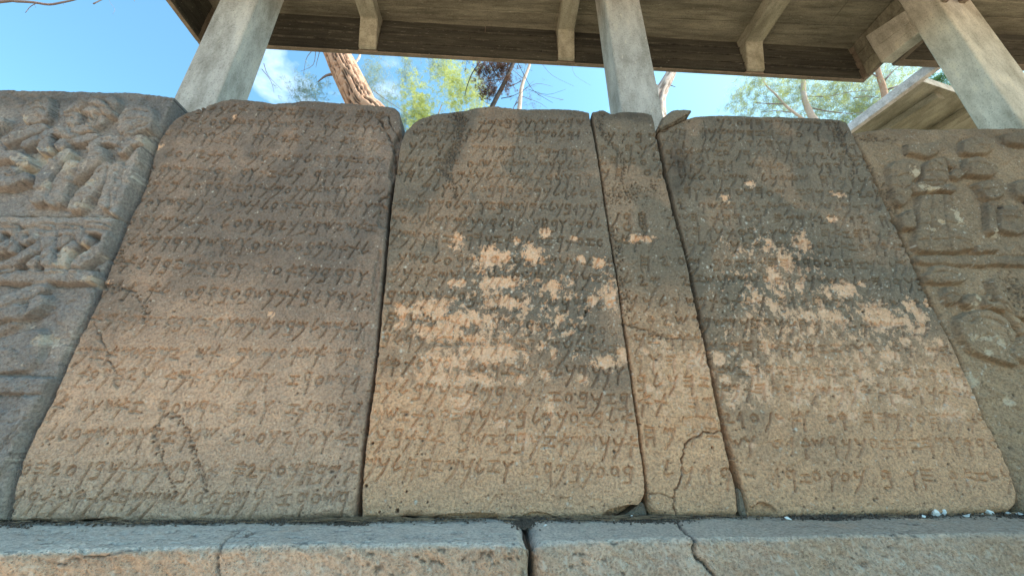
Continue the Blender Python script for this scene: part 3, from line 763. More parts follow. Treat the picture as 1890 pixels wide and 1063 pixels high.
def slab(name, label, cat, left, right, top, bottom, mat, dx=0.002, dz=(0.0017, 0.0032), R=0.0065, warm_z=(0.72, 0.10), warm_amt=0.9,
         rough=1.0, seed=0, y0=0.0, thick=0.15, split=None, rag=0.0016, depressions=(), carved=False):
    L, Rr, T, B = (smooth_line(wall(c), 5) for c in (left, right, top, bottom))    # left/right run bottom->top, top/bottom run left->right
    L[0] = B[0]; Rr[0] = B[-1]; L[-1] = T[0]; Rr[-1] = T[-1]
    wdt = max(abs(B[-1, 0] - B[0, 0]), abs(T[-1, 0] - T[0, 0])); hgt = 1.3
    nu = int(wdt / dx)
    zz = [0.0]
    while zz[-1] < hgt: zz.append(zz[-1] + dz[0] + (dz[1] - dz[0]) * zz[-1] / hgt)
    v = np.array(zz) / zz[-1]; nv = len(v); u = np.linspace(0, 1, nu)
    # edges get their own small raggedness
    def ragged(c, s):
        n = fbm(c[:, 0] + s, c[:, 1] - s, 26, 4, seed + int(s * 10)) - 0.5
        n2 = fbm(c[:, 0] - s, c[:, 1] + s, 110, 2, seed + 3) - 0.5
        t = np.gradient(c, axis=0); nn = np.stack([-t[:, 1], t[:, 0]], -1); nn /= np.linalg.norm(nn, axis=1)[:, None] + 1e-9
        k = (n * 2.2 * rag + n2 * 1.8 * rag)
        k *= np.minimum(1, 8 * np.minimum(np.linspace(0, 1, len(c)), np.linspace(1, 0, len(c))))
        return c + nn * k[:, None]
    Lc, Rc = ragged(resample(L, v), 1.0), ragged(resample(Rr, v), 2.0)
    Tc, Bc = ragged(resample(T, u), 3.0), ragged(resample(B, u), 4.0)
    U, V = np.meshgrid(u, v)
    U_, V_ = U[..., None], V[..., None]
    P = (1 - U_) * Lc[:, None] + U_ * Rc[:, None] + (1 - V_) * Bc[None] + V_ * Tc[None] \
        - ((1 - U_) * (1 - V_) * Bc[0] + U_ * (1 - V_) * Bc[-1] + (1 - U_) * V_ * Tc[0] + U_ * V_ * Tc[-1])
    x = P[..., 0].ravel(); z = P[..., 1].ravel()
    # distance to the outline
    outl = np.vstack([Bc[::6], Rc[::6], Tc[::-6], Lc[::-6]])
    d = np.full(x.shape, 1.0)
    near = np.where((np.minimum(U, 1 - U).ravel() * wdt < 0.09) | (np.minimum(V, 1 - V).ravel() * hgt < 0.09))[0]
    oa, ob = outl, np.roll(outl, -1, 0)
    for s in range(0, len(near), 20000):
        idx = near[s:s + 20000]
        px_, pz_ = x[idx][:, None], z[idx][:, None]
        e = ob - oa; LL = (e ** 2).sum(1) + 1e-12
        t = np.clip(((px_ - oa[:, 0]) * e[:, 0] + (pz_ - oa[:, 1]) * e[:, 1]) / LL, 0, 1)
        d[idx] = np.sqrt(((px_ - oa[:, 0] - t * e[:, 0]) ** 2 + (pz_ - oa[:, 1] - t * e[:, 1]) ** 2).min(1))
    Rl = R * (0.5 + 1.3 * fbm(x, z, 9, 3, seed + 40)) * (1 + 2.4 * sst(0.07, 0.0, z) * (0.3 + fbm(x, z * 0, 12, 3, seed + 41)))
    dd = np.clip(1 - d / Rl, 0, 1)
    edge = Rl * (1 - np.sqrt(np.clip(1 - dd ** 2, 0, 1)))
    big = (fbm(x, z, 2.2, 2, seed + 1) - 0.5) * 0.010
    mid = (fbm(x, z, 14, 3, seed + 2) - 0.5) * 0.0048 * rough
    xs_, zs_ = x + z * 0.5, z - x * 0.5            # tooling runs slightly diagonal
    tool = (fbm(xs_ * 0.55, zs_ * 1.4, 75, 3, seed + 3) - 0.5) * 0.0026 * rough
    fine = (fbm(x, z, 230, 2, seed + 4) - 0.5) * 0.0022 * rough
    fl = fbm(x, z, 7.5, 3, seed + 8)
    flake = sst(0.545, 0.56, fl) * 0.0022 * rough + sst(0.44, 0.45, fbm(x, z, 16, 3, seed + 9)) * 0.0010 * rough   # scaled-off skin, thin steps
    wearn = sst(0.30, 0.55, fbm(x, z, 11, 3, seed + 6))
    gr = samp(RG, x, z); dark = samp(RD, x, z); rel = samp(RH, x + (fbm(x, z, 26, 4, seed + 90) - .5) * 0.014, z + (fbm(x, z, 26, 4, seed + 91) - .5) * 0.014) if carved else np.zeros_like(x)
    wob = 0.010
    if carved: ro = samp(RO, x + (fbm(x, z, 26, 4, seed + 90) - .5) * 0.014, z + (fbm(x, z, 26, 4, seed + 91) - .5) * 0.014)
    relw = rel * (0.70 + 0.6 * fbm(x, z, 14, 4, seed + 7, .7)); relw += (0.006 * (fbm(x * 1.2 + z, z * 1.5, 30, 4, seed + 95, .7) - .5) if carved else 0)
    env = samp(RP, x, z)
    wx_ = (fbm(x, z, 30, 3, seed + 22) - .5) * 0.03; wz_ = (fbm(x, z, 30, 3, seed + 23) - .5) * 0.03
    pn = 0.5 + 1.5 * (fbm((x + wx_) * 1.25, (z + wz_) * 0.70, 46, 6, seed + 21, 0.76) - 0.5)
    pm = sst(0.51, 0.55, env * 0.52 + pn * 0.80 - 0.15) * (env > 0.05)
    pm2 = sst(0.62, 0.66, fbm(x, z, 70, 4, seed + 33, 0.7) + 0.16 * np.clip(env, 0, 1) + 0.012) * 0.75
    patch = np.clip(pm + pm2 * (env > 0.12), 0, 1)
    if carved: relw = relw - ro * (0.5 + 0.8 * fbm(x, z, 20, 3, seed + 96))
    h = big + mid + tool + fine - flake + relw - gr * (0.72 + 0.28 * wearn) - edge - 0.0024 * pm + 0.0012 * pm * fbm(x, z, 120, 3, seed + 24)
    for (cx, cy, rx, ry, dp) in depressions:
        c = wall([(cx, cy)])[0]; a = abs(wall([(cx + rx, cy)])[0][0] - c[0]); b_ = abs(wall([(cx, cy + ry)])[0][1] - c[1])
        k = 1 - ((x - c[0]) / a) ** 2 - ((z - c[1]) / b_) ** 2 + (fbm(x, z, 30, 3, seed + 60) - .5) * 1.2
        h -= dp * sst(0, 0.35, k) * (0.8 + 0.5 * fbm(x, z, 60, 3, seed + 61))
    lime = samp(RL, x, z)
    lime = np.clip(lime + 0.5 * sst(0.83, 0.88, fbm(x, z, 130, 2, seed + 50)), 0, 1)
    warm = np.clip(sst(warm_z[0], warm_z[1], z + (fbm(x, z, 3.5, 4, seed + 70) - .5) * 0.55) * warm_amt  # cleaner stone low down, plus ground bounce light put into the colour
                   + 0.20 * sst(0.55, 0.72, fbm(x, z, 6, 4, seed + 71)), 0, 1)
    if name == 'relief_slab' and carved and y0 > 0:
        warm = np.clip(warm + 0.30 * (1 - np.clip(rel / 0.012, 0, 1)) * sst(0.35, 0.6, z + .3), 0, 1)
    topdirt = sst(1.13, 1.29, z + (fbm(x, z, 10, 3, seed + 80) - .5) * 0.2) * 0.32
    dark = np.clip(dark + topdirt * (1 - pm), 0, 1)
    y = y0 - h
    V3 = np.stack([x, y, z], -1)
    G = np.arange(nu * nv).reshape(nv, nu)
    F = np.stack([G[:-1, :-1], G[:-1, 1:], G[1:, 1:], G[1:, :-1]], -1).reshape(-1, 4)
    ring = np.r_[G[0, :], G[1:, -1], G[-1, -2::-1], G[-2:0:-1, 0]]
    nr = len(ring); base = len(V3)
    r1 = V3[ring].copy(); r1[:, 1] = y0 + 0.045 + 0.006 * (fbm(r1[:, 0], r1[:, 2], 40, 2, seed) - .5)
    r2 = V3[ring].copy(); r2[:, 1] = y0 + thick
    cc = V3.mean(0); cc[1] = y0 + thick
    k = np.arange(nr); k1 = (k + 1) % nr
    F2 = np.stack([ring[k1], ring[k], base + k, base + k1], -1)
    F3 = np.stack([base + k1, base + k, base + nr + k, base + nr + k1], -1)
    allv = np.vstack([V3, r1, r2, cc[None]])
    F4 = np.stack([base + nr + k1, base + nr + k, np.full(nr, len(allv) - 1), np.full(nr, len(allv) - 1)], -1)
    def ext(a, f=1.0): return np.r_[a, a[ring] * f, a[ring] * f, [0.0]]
    A = dict(patch=ext(patch, 0.2), lime=ext(lime, 0.2), warm=ext(warm), dark=ext(dark))
    root = thing(name, label, cat, (float(cc[0]), 0.07, 0.0))
    body_faces = F
    if split is not None:
        poly = smooth_line(wall(split), 3)
        fx = x[F].mean(1); fz = z[F].mean(1)
        ins = np.zeros(len(F), bool)
        for i in range(len(poly)):
            p_, q_ = poly[i], poly[(i + 1) % len(poly)]
            ins ^= ((p_[1] > fz) != (q_[1] > fz)) & (fx < (q_[0] - p_[0]) * (fz - p_[1]) / (q_[1] - p_[1] + 1e-12) + p_[0])
        body_faces = F[~ins]; frag = F[ins]
    quads = np.vstack([body_faces, F2, F3])
    body = mk('stone_body', allv, quads, mat, root, True, A)
    back = mk('stone_back', np.vstack([r2, cc[None]]), [(int((i + 1) % nr), int(i), nr) for i in range(nr)], mat, root)
    if split is not None:
        uq, inv = np.unique(frag, return_inverse=True)
        fo = mk('broken_corner', V3[uq], inv.reshape(frag.shape), mat, root, True, {kk: a[:base][uq] for kk, a in A.items()})
        fo['label'] = 'broken off lower right corner piece held by a crack'
    return root

slab('relief_slab', 'blue-grey carved stone slab with worn scrolls and animals, at the left end of the wall', 'carved slab',
     [proj(-2.15, 0, z_) for z_ in (0.003, 0.4, 0.8, 1.292)],
     [(2, 962), (18, 890), (43, 820), (68, 765), (103, 700), (128, 640), (169, 560), (187, 510), (209, 455), (231, 400), (258, 340), (281, 262), (298, 232), (322, 181)],
     [proj(-2.15, 0, 1.292), proj(-1.95, 0, 1.29), (60, 169), (180, 171), (280, 175), (322, 181)], [proj(-2.15, 0, 0.003), proj(-1.6, 0, 0.0), (2, 962)],
     M_S0, dx=0.0028, dz=(0.0024, 0.0036), R=0.006, rough=1.5, seed=100, carved=True, y0=-0.006, thick=0.22, warm_z=(0.35, 0.02), warm_amt=0.7)
slab('inscribed_slab', 'wide brown-grey slab with deep clear lettering next to the left relief slab', 'inscribed slab',
     [(14, 962), (28, 895), (52, 820), (78, 765), (112, 700), (137, 640), (178, 560), (196, 510), (218, 455), (240, 400), (267, 340), (290, 262), (306, 235), (322, 218), (352, 203)],
     [(650, 963), (656, 925), (663, 860), (676, 760), (690, 660), (700, 560), (708, 470), (716, 372), (724, 330), (738, 262), (739, 222), (736, 204)],
     [(352, 203), (385, 193), (415, 183), (480, 186), (508, 190), (530, 189), (560, 185), (620, 189), (680, 193), (722, 196), (736, 204)],
     [(14, 962), (110, 966), (150, 960), (200, 968), (330, 968), (440, 966), (560, 965), (600, 960), (650, 963)],
     M_S1, seed=200, dx=0.0017, dz=(0.0016, 0.0028), depressions=[(735, 290, 14, 62, 0.022), (708, 400, 14, 22, 0.010), (190, 968, 45, 14, 0.014), (600, 966, 60, 9, 0.012), (695, 510, 6, 60, 0.006), (60, 966, 30, 9, .01)])
slab('inscribed_slab', 'round-shouldered lettered slab with large pale orange patches, in the middle of the wall', 'inscribed slab',
     [(664, 958), (668, 900), (671, 860), (685, 750), (699, 640), (708, 540), (716, 450), (724, 370), (732, 310), (739, 268), (748, 243)],
     [(1130, 962), (1165, 948), (1190, 915), (1186, 860), (1178, 800), (1169, 735), (1160, 670), (1149, 600), (1137, 510), (1122, 420), (1109, 330), (1098, 262), (1088, 212)],
     [(748, 243), (766, 224), (795, 211), (850, 203), (885, 197), (910, 196), (950, 199), (1000, 200), (1060, 202), (1088, 207)],
     [(664, 958), (720, 963), (760, 955), (830, 963), (900, 962), (960, 963), (1050, 964), (1130, 962)],
     M_S2, seed=300, warm_z=(0.60, 0.08), dx=0.0017, dz=(0.0016, 0.0028), depressions=[(860, 958, 70, 12, 0.016), (985, 962, 55, 16, 0.010), (1160, 952, 46, 20, 0.030), (745, 962, 30, 8, 0.012)])
slab('inscribed_slab', 'narrow tall slab with a band of pits near its top and a cracked lower corner', 'inscribed slab',
     [(1199, 938), (1196, 905), (1190, 850), (1182, 790), (1172, 725), (1163, 660), (1153, 600), (1141, 510), (1126, 420), (1113, 330), (1102, 262), (1093, 211)],
     [(1366, 945), (1358, 905), (1346, 850), (1335, 800), (1322, 745), (1307, 670), (1292, 600), (1277, 530), (1263, 465), (1245, 400), (1228, 330), (1216, 270), (1209, 225), (1202, 207)],
     [(1093, 207), (1112, 202), (1124, 207), (1132, 209), (1150, 205), (1185, 206), (1202, 210)],
     [(1199, 938), (1208, 953), (1240, 956), (1300, 955), (1355, 955), (1366, 945)],
     M_S3, seed=400, rough=0.85, warm_z=(0.72, 0.2), split=[(1336, 797), (1316, 800), (1303, 797), (1286, 806), (1268, 816), (1262, 836), (1259, 862), (1255, 890), (1245, 910), (1243, 930), (1250, 975), (1390, 975), (1380, 930)],
     depressions=[(1290, 780, 34, 14, 0.006)])
rw = slab('inscribed_slab', 'broad olive slab with shallow worn lettering and orange blotches, beside the right relief slab', 'inscribed slab',
     [(1386, 957), (1374, 905), (1357, 850), (1345, 800), (1331, 745), (1315, 670), (1300, 600), (1285, 530), (1271, 465), (1253, 400), (1236, 330), (1223, 270), (1216, 244)],
     [(1868, 948), (1884, 925), (1874, 890), (1853, 845), (1828, 790), (1799, 728), (1764, 648), (1733, 585), (1699, 515), (1664, 438), (1638, 383), (1598, 298), (1578, 255), (1564, 224)],
     [(1216, 244), (1240, 232), (1276, 217), (1320, 213), (1400, 214), (1480, 217), (1540, 219), (1564, 224)],
     [(1386, 957), (1440, 961), (1600, 958), (1700, 955), (1800, 953), (1868, 948)],
     M_S3, seed=500, warm_z=(0.62, 0.08), rough=0.75, depressions=[(1412, 950, 26, 26, 0.012), (1262, 330, 38, 62, 0.004), (1560, 960, 160, 8, 0.008)])
slab('relief_slab', 'reddish brown carved slab with robed figures, at the right end of the wall', 'carved slab',
     [(1905, 962), (1892, 925), (1884, 895), (1862, 845), (1837, 790), (1808, 728), (1773, 648), (1742, 585), (1708, 515), (1673, 438), (1647, 383), (1607, 298), (1588, 262), (1578, 240)],
     [proj(2.5, 0, z_) for z_ in (0.003, 0.4, 0.8, 1.284)],
     [(1578, 240), (1610, 236), (1650, 233), (1700, 235), (1760, 234), (1890, 233), proj(2.25, 0, 1.287), proj(2.5, 0, 1.284)], [(1905, 962), proj(1.9, 0, 0.0), proj(2.5, 0, 0.003)],
     M_S5, dx=0.0032, dz=(0.0026, 0.0034), R=0.010, rough=1.15, seed=600, carved=True, y0=0.008, thick=0.2, warm_z=(0.9, 0.2), warm_amt=0.5)

# loose flake lying on the shoulder of the broad slab
fp = wall([(1212, 240), (1219, 224), (1238, 209), (1258, 207), (1275, 209), (1266, 219), (1246, 230), (1228, 238), (1215, 246)])
fl_root = thing('stone_flake', 'small grey stone flake perched on the left shoulder of the broad olive slab', 'stone', (float(fp[:, 0].mean()), 0.0, float(fp[:, 1].min())))
bm = bmesh.new()
fr = [bm.verts.new((a, -0.014, b)) for a, b in fp]; bk = [bm.verts.new((a + 0.004, 0.075, b + 0.006)) for a, b in fp]
bm.faces.new(fr); bm.faces.new(bk[::-1])
for i in range(len(fr)): bm.faces.new((fr[i], bk[i], bk[(i + 1) % len(fr)], fr[(i + 1) % len(fr)]))
bmesh.ops.recalc_face_normals(bm, faces=bm.faces[:])
bmesh.ops.bevel(bm, geom=bm.edges[:], offset=0.004, segments=2, affect='EDGES')
bmesh.ops.triangulate(bm, faces=bm.faces[:])
bmesh.ops.subdivide_edges(bm, edges=bm.edges[:], cuts=3, use_grid_fill=True)
for v in bm.verts:
    v.co += Vector((random.uniform(-1, 1), random.uniform(-1, 1), random.uniform(-1, 1))) * 0.0012
bm_obj('stone_body', bm, M_S3, fl_root, True)

# ------------------------------------------------------------------ footing blocks: ledge top and front face as one worn surface
def footing(label, xa, xb, wfun, seed, cracks=(), dx=0.0038):
    s_list = []
    y = 0.10
    top = list(np.linspace(-0.10, 0.15, 40))                     # s: distance out from the wall line
    nu = int((xb - xa) / dx); x = np.linspace(xa, xb, nu)
    sv = np.r_[np.linspace(-0.12, 0.10, 30), np.linspace(0.103, 0.42, 84), np.linspace(0.47, 0.75, 8)]
    X, Sg = np.meshgrid(x, sv)
    W = wfun(X) + (fbm(X, X * 0 + seed, 9, 3, seed) - .5) * 0.02
    Rr = 0.005 + 0.015 * fbm(X, X * 0 + 1.3, 7, 3, seed + 2)
    a = np.clip((Sg - (W - Rr)) / (Rr * math.pi / 2), 0, 1) * math.pi / 2
    past = np.clip(Sg - (W - Rr) - Rr * math.pi / 2, 0, None)
    flat = np.minimum(Sg, W - Rr)
    Yp = -(flat + Rr * np.sin(a)); Zp = -(Rr * (1 - np.cos(a)) + past)
    ny, nz_ = -np.sin(a), np.cos(a)
    Yp = Yp
    rough = (fbm(X, Sg, 3, 2, seed + 5) - .5) * 0.014 + (fbm(X, Sg, 16, 3, seed + 6) - .5) * 0.009 \
        + (fbm((X + Sg * .5) * .6, (Sg - X * .5) * 1.4, 62, 3, seed + 7) - .5) * 0.008 + (fbm(X, Sg, 190, 2, seed + 8) - .5) * 0.003
    lt = sst(0.62, 0.72, fbm(X * .7 + Sg * 1.2, Sg * 2.2 - X * .4, 34, 3, seed + 44)) * sst(0.3, -0.4, X) * (a < 0.3)
    rough = rough * np.where(a > 0.3, 1.0, 0.35)
    dark = np.zeros_like(X)
    fl = fbm(X * .6 + Sg * .5, Sg * 1.5, 95, 3, seed + 15)
    pitm = sst(0.70, 0.78, fl) * sst(0.5, 0.62, fbm(X, Sg, 4, 3, seed + 16)); rough -= pitm * 0.004 + lt * 0.005; dark += pitm * 0.6 + lt * 0.55
    for pts, r, dp in cracks:
        pl = jitter(np.array(pts), 0.012, 0.003)
        dm = np.full(X.shape, 9.0)
        for p_, q_ in zip(pl[:-1], pl[1:]):
            dm = np.minimum(dm, segdist(X, Sg, p_, q_)[0])
        k = np.clip(1 - dm / r, 0, 1); rough -= dp * k; dark = np.maximum(dark, np.clip(0.8 * (1 - dm / (r * 1.2)), 0, 1))
    e = np.minimum(X - xa, xb - X); rr = 0.016 + 0.012 * fbm(X, Sg, 12, 2, seed + 9)
    k = np.clip(1 - e / rr, 0, 1); rough -= rr * (1 - np.sqrt(1 - k ** 2))
    Yp += ny * rough * 1; Zp += nz_ * rough
    Xp = X + (fbm(Sg, Sg * 0 + seed, 20, 3, seed + 11) - .5) * 0.008 * np.clip(1 - e / 0.03, 0, 1)
    G = np.arange(X.size).reshape(X.shape)
    F = np.stack([G[:-1, :-1], G[1:, :-1], G[1:, 1:], G[:-1, 1:]], -1).reshape(-1, 4)
    V3 = np.stack([Xp, Yp, Zp], -1).reshape(-1, 3)
    # close ends and back
    ringL, ringR = G[:, 0], G[:, -1][::-1]
    nb = len(V3); back = []
    allv = [V3]
    for rg in (ringL, ringR):
        c = V3[rg].copy(); c[:, 1] = 0.14; c[:, 2] = np.minimum(c[:, 2], -0.0); allv.append(c)
    nS = len(ringL)
    k = np.arange(nS - 1)
    FL = np.stack([ringL[k + 1], ringL[k], nb + k, nb + k + 1], -1)
    FR = np.stack([ringR[k + 1], ringR[k], nb + nS + k, nb + nS + k + 1], -1)
    allv = np.vstack(allv)
    def ext(a_): return np.r_[a_.ravel(), np.zeros(2 * nS)]
    warm = np.clip(sst(0.3, 1.3, a) * (0.62 + 0.6 * fbm(X, Sg, 5, 3, seed + 20)) + sst(-0.2, 0.9, X) * (1 - sst(0.3, 1.3, a)) * 0.65, 0, 1)  # ledge top left paler and cooler at left: skylight put into colour
    A = dict(patch=ext(0.25 * sst(.6, .72, fbm(X, Sg, 8, 4, seed + 30))), lime=ext(0.5 * sst(.70, .78, fbm(X, Sg, 120, 2, seed + 31))), warm=ext(warm), dark=ext(np.clip(dark, 0, 1)))
    root = thing('footing_block', label, 'stone block', ((xa + xb) / 2, 0, -0.5))
    mk('stone_body', allv, np.vstack([F, FL, FR]), M_BASE, root, True, A)
    return root

def tp(px, py): p = on(px, py, 2, 0.0); return (p[0], -p[1])
def fp_(px, py, wv=0.19): p = on(px, py, 1, -wv); return (p[0], wv - p[2])
footing('long left footing block with a pitted grey top, left of the wide dark joint', -2.2, 0.062,
        lambda X: np.interp(X, [-2.2, -1.0, -0.75, -0.4, 0.1], [0.25, 0.235, 0.21, 0.192, 0.205]), 900,
        cracks=[([tp(455, 972), tp(425, 990), tp(412, 1003), fp_(408, 1020), fp_(410, 1063)], 0.0025, 0.006),
                ([fp_(90, 1050), fp_(180, 1030), fp_(260, 1013)], 0.0025, 0.003)])
footing('right footing block with a thin crack running down its face', 0.072, 2.55,
        lambda X: np.interp(X, [0.0, 0.3, 0.7, 1.3, 3.0], [0.195, 0.180, 0.165, 0.160, 0.160]), 940,
        cracks=[([tp(1248, 958), tp(1255, 975), tp(1268, 985), fp_(1276, 1008, .17), fp_(1285, 1030, .17), fp_(1318, 1063, .17), fp_(1335, 1100, .17)], 0.0036, 0.014)])

# ------------------------------------------------------------------ soil, litter and white chips in the joint
n = 5200
sx = RNG.uniform(-1.5, 2.2, n); sy = RNG.normal(-0.004, 0.009, n)
clump = fbm(sx, sx * 0, 6, 3, 77); keep = RNG.random(n) < np.clip((clump - 0.35) * 3, 0.15, 1)
sx, sy = sx[keep], sy[keep]
extra = []
for (cx, cn, wx, wy) in [(0.066, 500, 0.014, 0.03), (0.36, 500, 0.04, 0.018), (-0.325, 260, 0.02, 0.012), (1.33, 300, 0.07, 0.02), (-1.1, 200, 0.05, 0.015), (0.80, 160, 0.03, 0.012)]:
    extra.append(np.stack([RNG.normal(cx, wx, cn), RNG.normal(-0.012, wy, cn)], -1))
e2 = np.vstack(extra); sx = np.r_[sx, e2[:, 0]]; sy = np.r_[sy, e2[:, 1]]
vs, fs = [], []
for i in range(len(sx)):
    r = RNG.uniform(0.0012, 0.0038); b = len(vs)
    zc = 0.001 + (0.006 * RNG.random() if sy[i] > -0.02 else 0)
    for k in range(4):
        an = k * 1.571 + RNG.uniform(0, .6)
        vs.append((sx[i] + r * math.cos(an), sy[i] + r * math.sin(an), zc - r * .4))
    vs.append((sx[i], sy[i], zc + r))
    fs += [(b, b + 1, b + 4), (b + 1, b + 2, b + 4), (b + 2, b + 3, b + 4), (b + 3, b, b + 4)]
so_ = mk('soil', vs, fs, M_SOIL)
tag(so_, 'dark crumbs of soil caught along the joint at the foot of the slabs', 'soil', kind='stuff')
vs, fs = [], []
for i in range(620):
    x = RNG.choice([RNG.uniform(-1.2, 1.5), RNG.normal(-0.35, 0.09), RNG.normal(0.3, 0.1)]); y = -abs(RNG.normal(0.008, 0.012)); an = RNG.normal(0, 0.35); L = RNG.uniform(0.015, 0.05)
    b = len(vs); c, s = math.cos(an), math.sin(an); zc = 0.004 + RNG.random() * .006; wd = 0.0006
    vs += [(x, y - wd, zc), (x, y + wd, zc), (x + L * c, y + L * s * .4, zc + RNG.uniform(-.002, .004)), (x + L * c * .5, y + L * s * .2, zc + .0016)]
    fs += [(0 + b, 1 + b, 3 + b), (1 + b, 2 + b, 3 + b), (2 + b, 0 + b, 3 + b), (0 + b, 2 + b, 1 + b)]
tag(mk('pine_litter', vs, fs, M_LITTER), 'dry fallen pine needles lying in the joint below the slabs', 'pine litter', kind='stuff')

def chip(px, py, sz, label, seed, tall=0.6):
    rr = random.Random(seed)
    p = on(px, py, 2, 0.0)
    bm = bmesh.new()
    for k in range(11):
        d = Vector([rr.gauss(0, 1) for _ in range(3)]).normalized()
        bm.verts.new([c * a for c, a in zip(d, (sz * 1.35, sz * 0.7, sz * tall))])
    r_ = bmesh.ops.convex_hull(bm, input=bm.verts[:])
    bmesh.ops.delete(bm, geom=list({g for g in r_['geom_interior'] + r_['geom_unused'] if isinstance(g, bmesh.types.BMVert)}), context='VERTS')
    rot = Matrix.Rotation(rr.uniform(-0.7, 0.7), 4, 'Z') @ Matrix.Rotation(rr.uniform(-.35, .35), 4, 'Y')
    bmesh.ops.transform(bm, matrix=rot, verts=bm.verts)
    zm = min(v.co.z for v in bm.verts)
    for v in bm.verts: v.co.z -= zm
    bmesh.ops.bevel(bm, geom=bm.edges[:], offset=sz * 0.08, segments=1, affect='EDGES')
    me = bpy.data.meshes.new('stone_chip'); bm.to_mesh(me); bm.free(); me.materials.append(M_CHIP)
    o = bpy.data.objects.new('stone_chip', me); o.location = (p[0], p[1], 0.001)
    link(o); tag(o, label, 'stone chip', 'white stone chips lying on the ledge')
for a in [(1166, 958, 0.0075, 'rounded white chip on the soil between the middle slab and the narrow slab', 1),
          (1135, 961, 0.004, 'thin white sliver just left of the rounded chip on the soil', 2),
          (1455, 960, 0.007, 'single white chip on the ledge under the left half of the broad olive slab', 3),
          (1705, 956, 0.006, 'low white chip at the left end of the row of chips under the broad slab', 4),
          (1731, 955, 0.010, 'bright slanted white chip, left one of the touching pair under the broad slab', 5, 1.0),
          (1743, 953, 0.009, 'greyish white chip, right one of the touching pair under the broad slab', 6, 1.1),
          (1786, 955, 0.007, 'flat white chip midway between the touching pair and the largest chip', 7),
          (1811, 951, 0.006, 'small dull chip tucked just left of the largest white chip', 8, .9),
          (1829, 952, 0.013, 'largest white wedge-shaped chip near the lower right corner of the broad slab', 9, .75),
          (1862, 951, 0.007, 'dull white chip between the largest chip and the right relief slab', 10),
          (1884, 953, 0.008, 'white chip at the foot of the right relief slab', 11),
          (1006, 972, 0.004, 'tiny white chip on the ledge right of the wide footing joint', 12)]:
    chip(*a)
fw = wall([(1150, 957), (1172, 942), (1190, 925), (1197, 940), (1200, 957)])
prism('filler_stone', [(a, 0.012, b) for a, b in fw], [(a, 0.08, b) for a, b in fw], M_S2, None, 0.006)
tag(bpy.data.objects['filler_stone'], 'small filler stone in the broken corner between the middle slab and the narrow slab', 'stone')
# wedge of stone standing in the joint between narrow and broad slab
wp = wall([(1361, 900), (1370, 905), (1377, 930), (1383, 957), (1374, 958), (1366, 945)])
prism('stone_wedge', [(a, 0.004, b) for a, b in wp], [(a, 0.07, b) for a, b in wp], M_S3)
tag(bpy.data.objects['stone_wedge'], 'thin stone sliver wedged upright between the narrow slab and the broad slab', 'stone')

# ------------------------------------------------------------------ concrete canopies
SOF = 3.93
YB = lambda x: 1.425 + 0.019 * (x + 2.13)        # outer line of the rear lip
def board_rows(root, xa, xb, z0, z1, yf, n, mat, seed, flip=False, along='x', xf=None):
    rr = random.Random(seed); hh = (z1 - z0) / n
    for r in range(n):
        if r and along == 'x':
            zs_ = z0 + r * hh
            prism('board_seam', [(xa, yf(xa) - .019, zs_ - .0025), (xb, yf(xb) - .019, zs_ - .0025), (xb, yf(xb) + .01, zs_ - .0025), (xa, yf(xa) + .01, zs_ - .0025)],
                  [(xa, yf(xa) - .019, zs_ + .0025), (xb, yf(xb) - .019, zs_ + .0025), (xb, yf(xb) + .01, zs_ + .0025), (xa, yf(xa) + .01, zs_ + .0025)], M_SEAM, root, 0.001)
        cuts = [xa]
        while cuts[-1] < xb: cuts.append(cuts[-1] + rr.uniform(0.8, 2.3))
        cuts[-1] = xb
        if len(cuts) > 2 and cuts[-1] - cuts[-2] < .3: cuts.pop(-2)
        for a, b in zip(cuts[:-1], cuts[1:]):
            pr = rr.uniform(0.004, 0.014)
            za, zb = z0 + r * hh + 0.003, z0 + (r + 1) * hh - 0.003
            if along == 'x':
                ya, yb = yf(a), yf(b)
                prism('board_mark', [(a + .003, ya - pr, za), (b - .003, yb - pr, za), (b - .003, yb + .02, za), (a + .003, ya + .02, za)],
                      [(a + .003, ya - pr, zb), (b - .003, yb - pr, zb), (b - .003, yb + .02, zb), (a + .003, ya + .02, zb)], mat, root, 0.003)
            else:
                sgn = -1 if flip else 1
                x_ = sorted((xf + sgn * pr, xf - sgn * .02))
                box('board_mark', (x_[0], a + .003, za), (x_[1], b - .003, zb), mat, root, 0.003)

def soffit_boards(root, xa, xb, ya, yb, z, mat, seed, wd=0.30):
    rr = random.Random(seed); y = ya
    while y < yb - 0.02:
        y2 = min(y + wd * rr.uniform(.85, 1.15), yb)
        cuts = [xa]
        while cuts[-1] < xb: cuts.append(cuts[-1] + rr.uniform(1.6, 3.4))
        cuts[-1] = xb
        for a, b in zip(cuts[:-1], cuts[1:]):
            if b - a < 0.02: continue
            box('soffit_board_mark', (a + .002, y + .002, z - rr.uniform(.003, .006)), (b - .002, y2 - .002, z + .02), mat, root, 0.003)
        y = y2

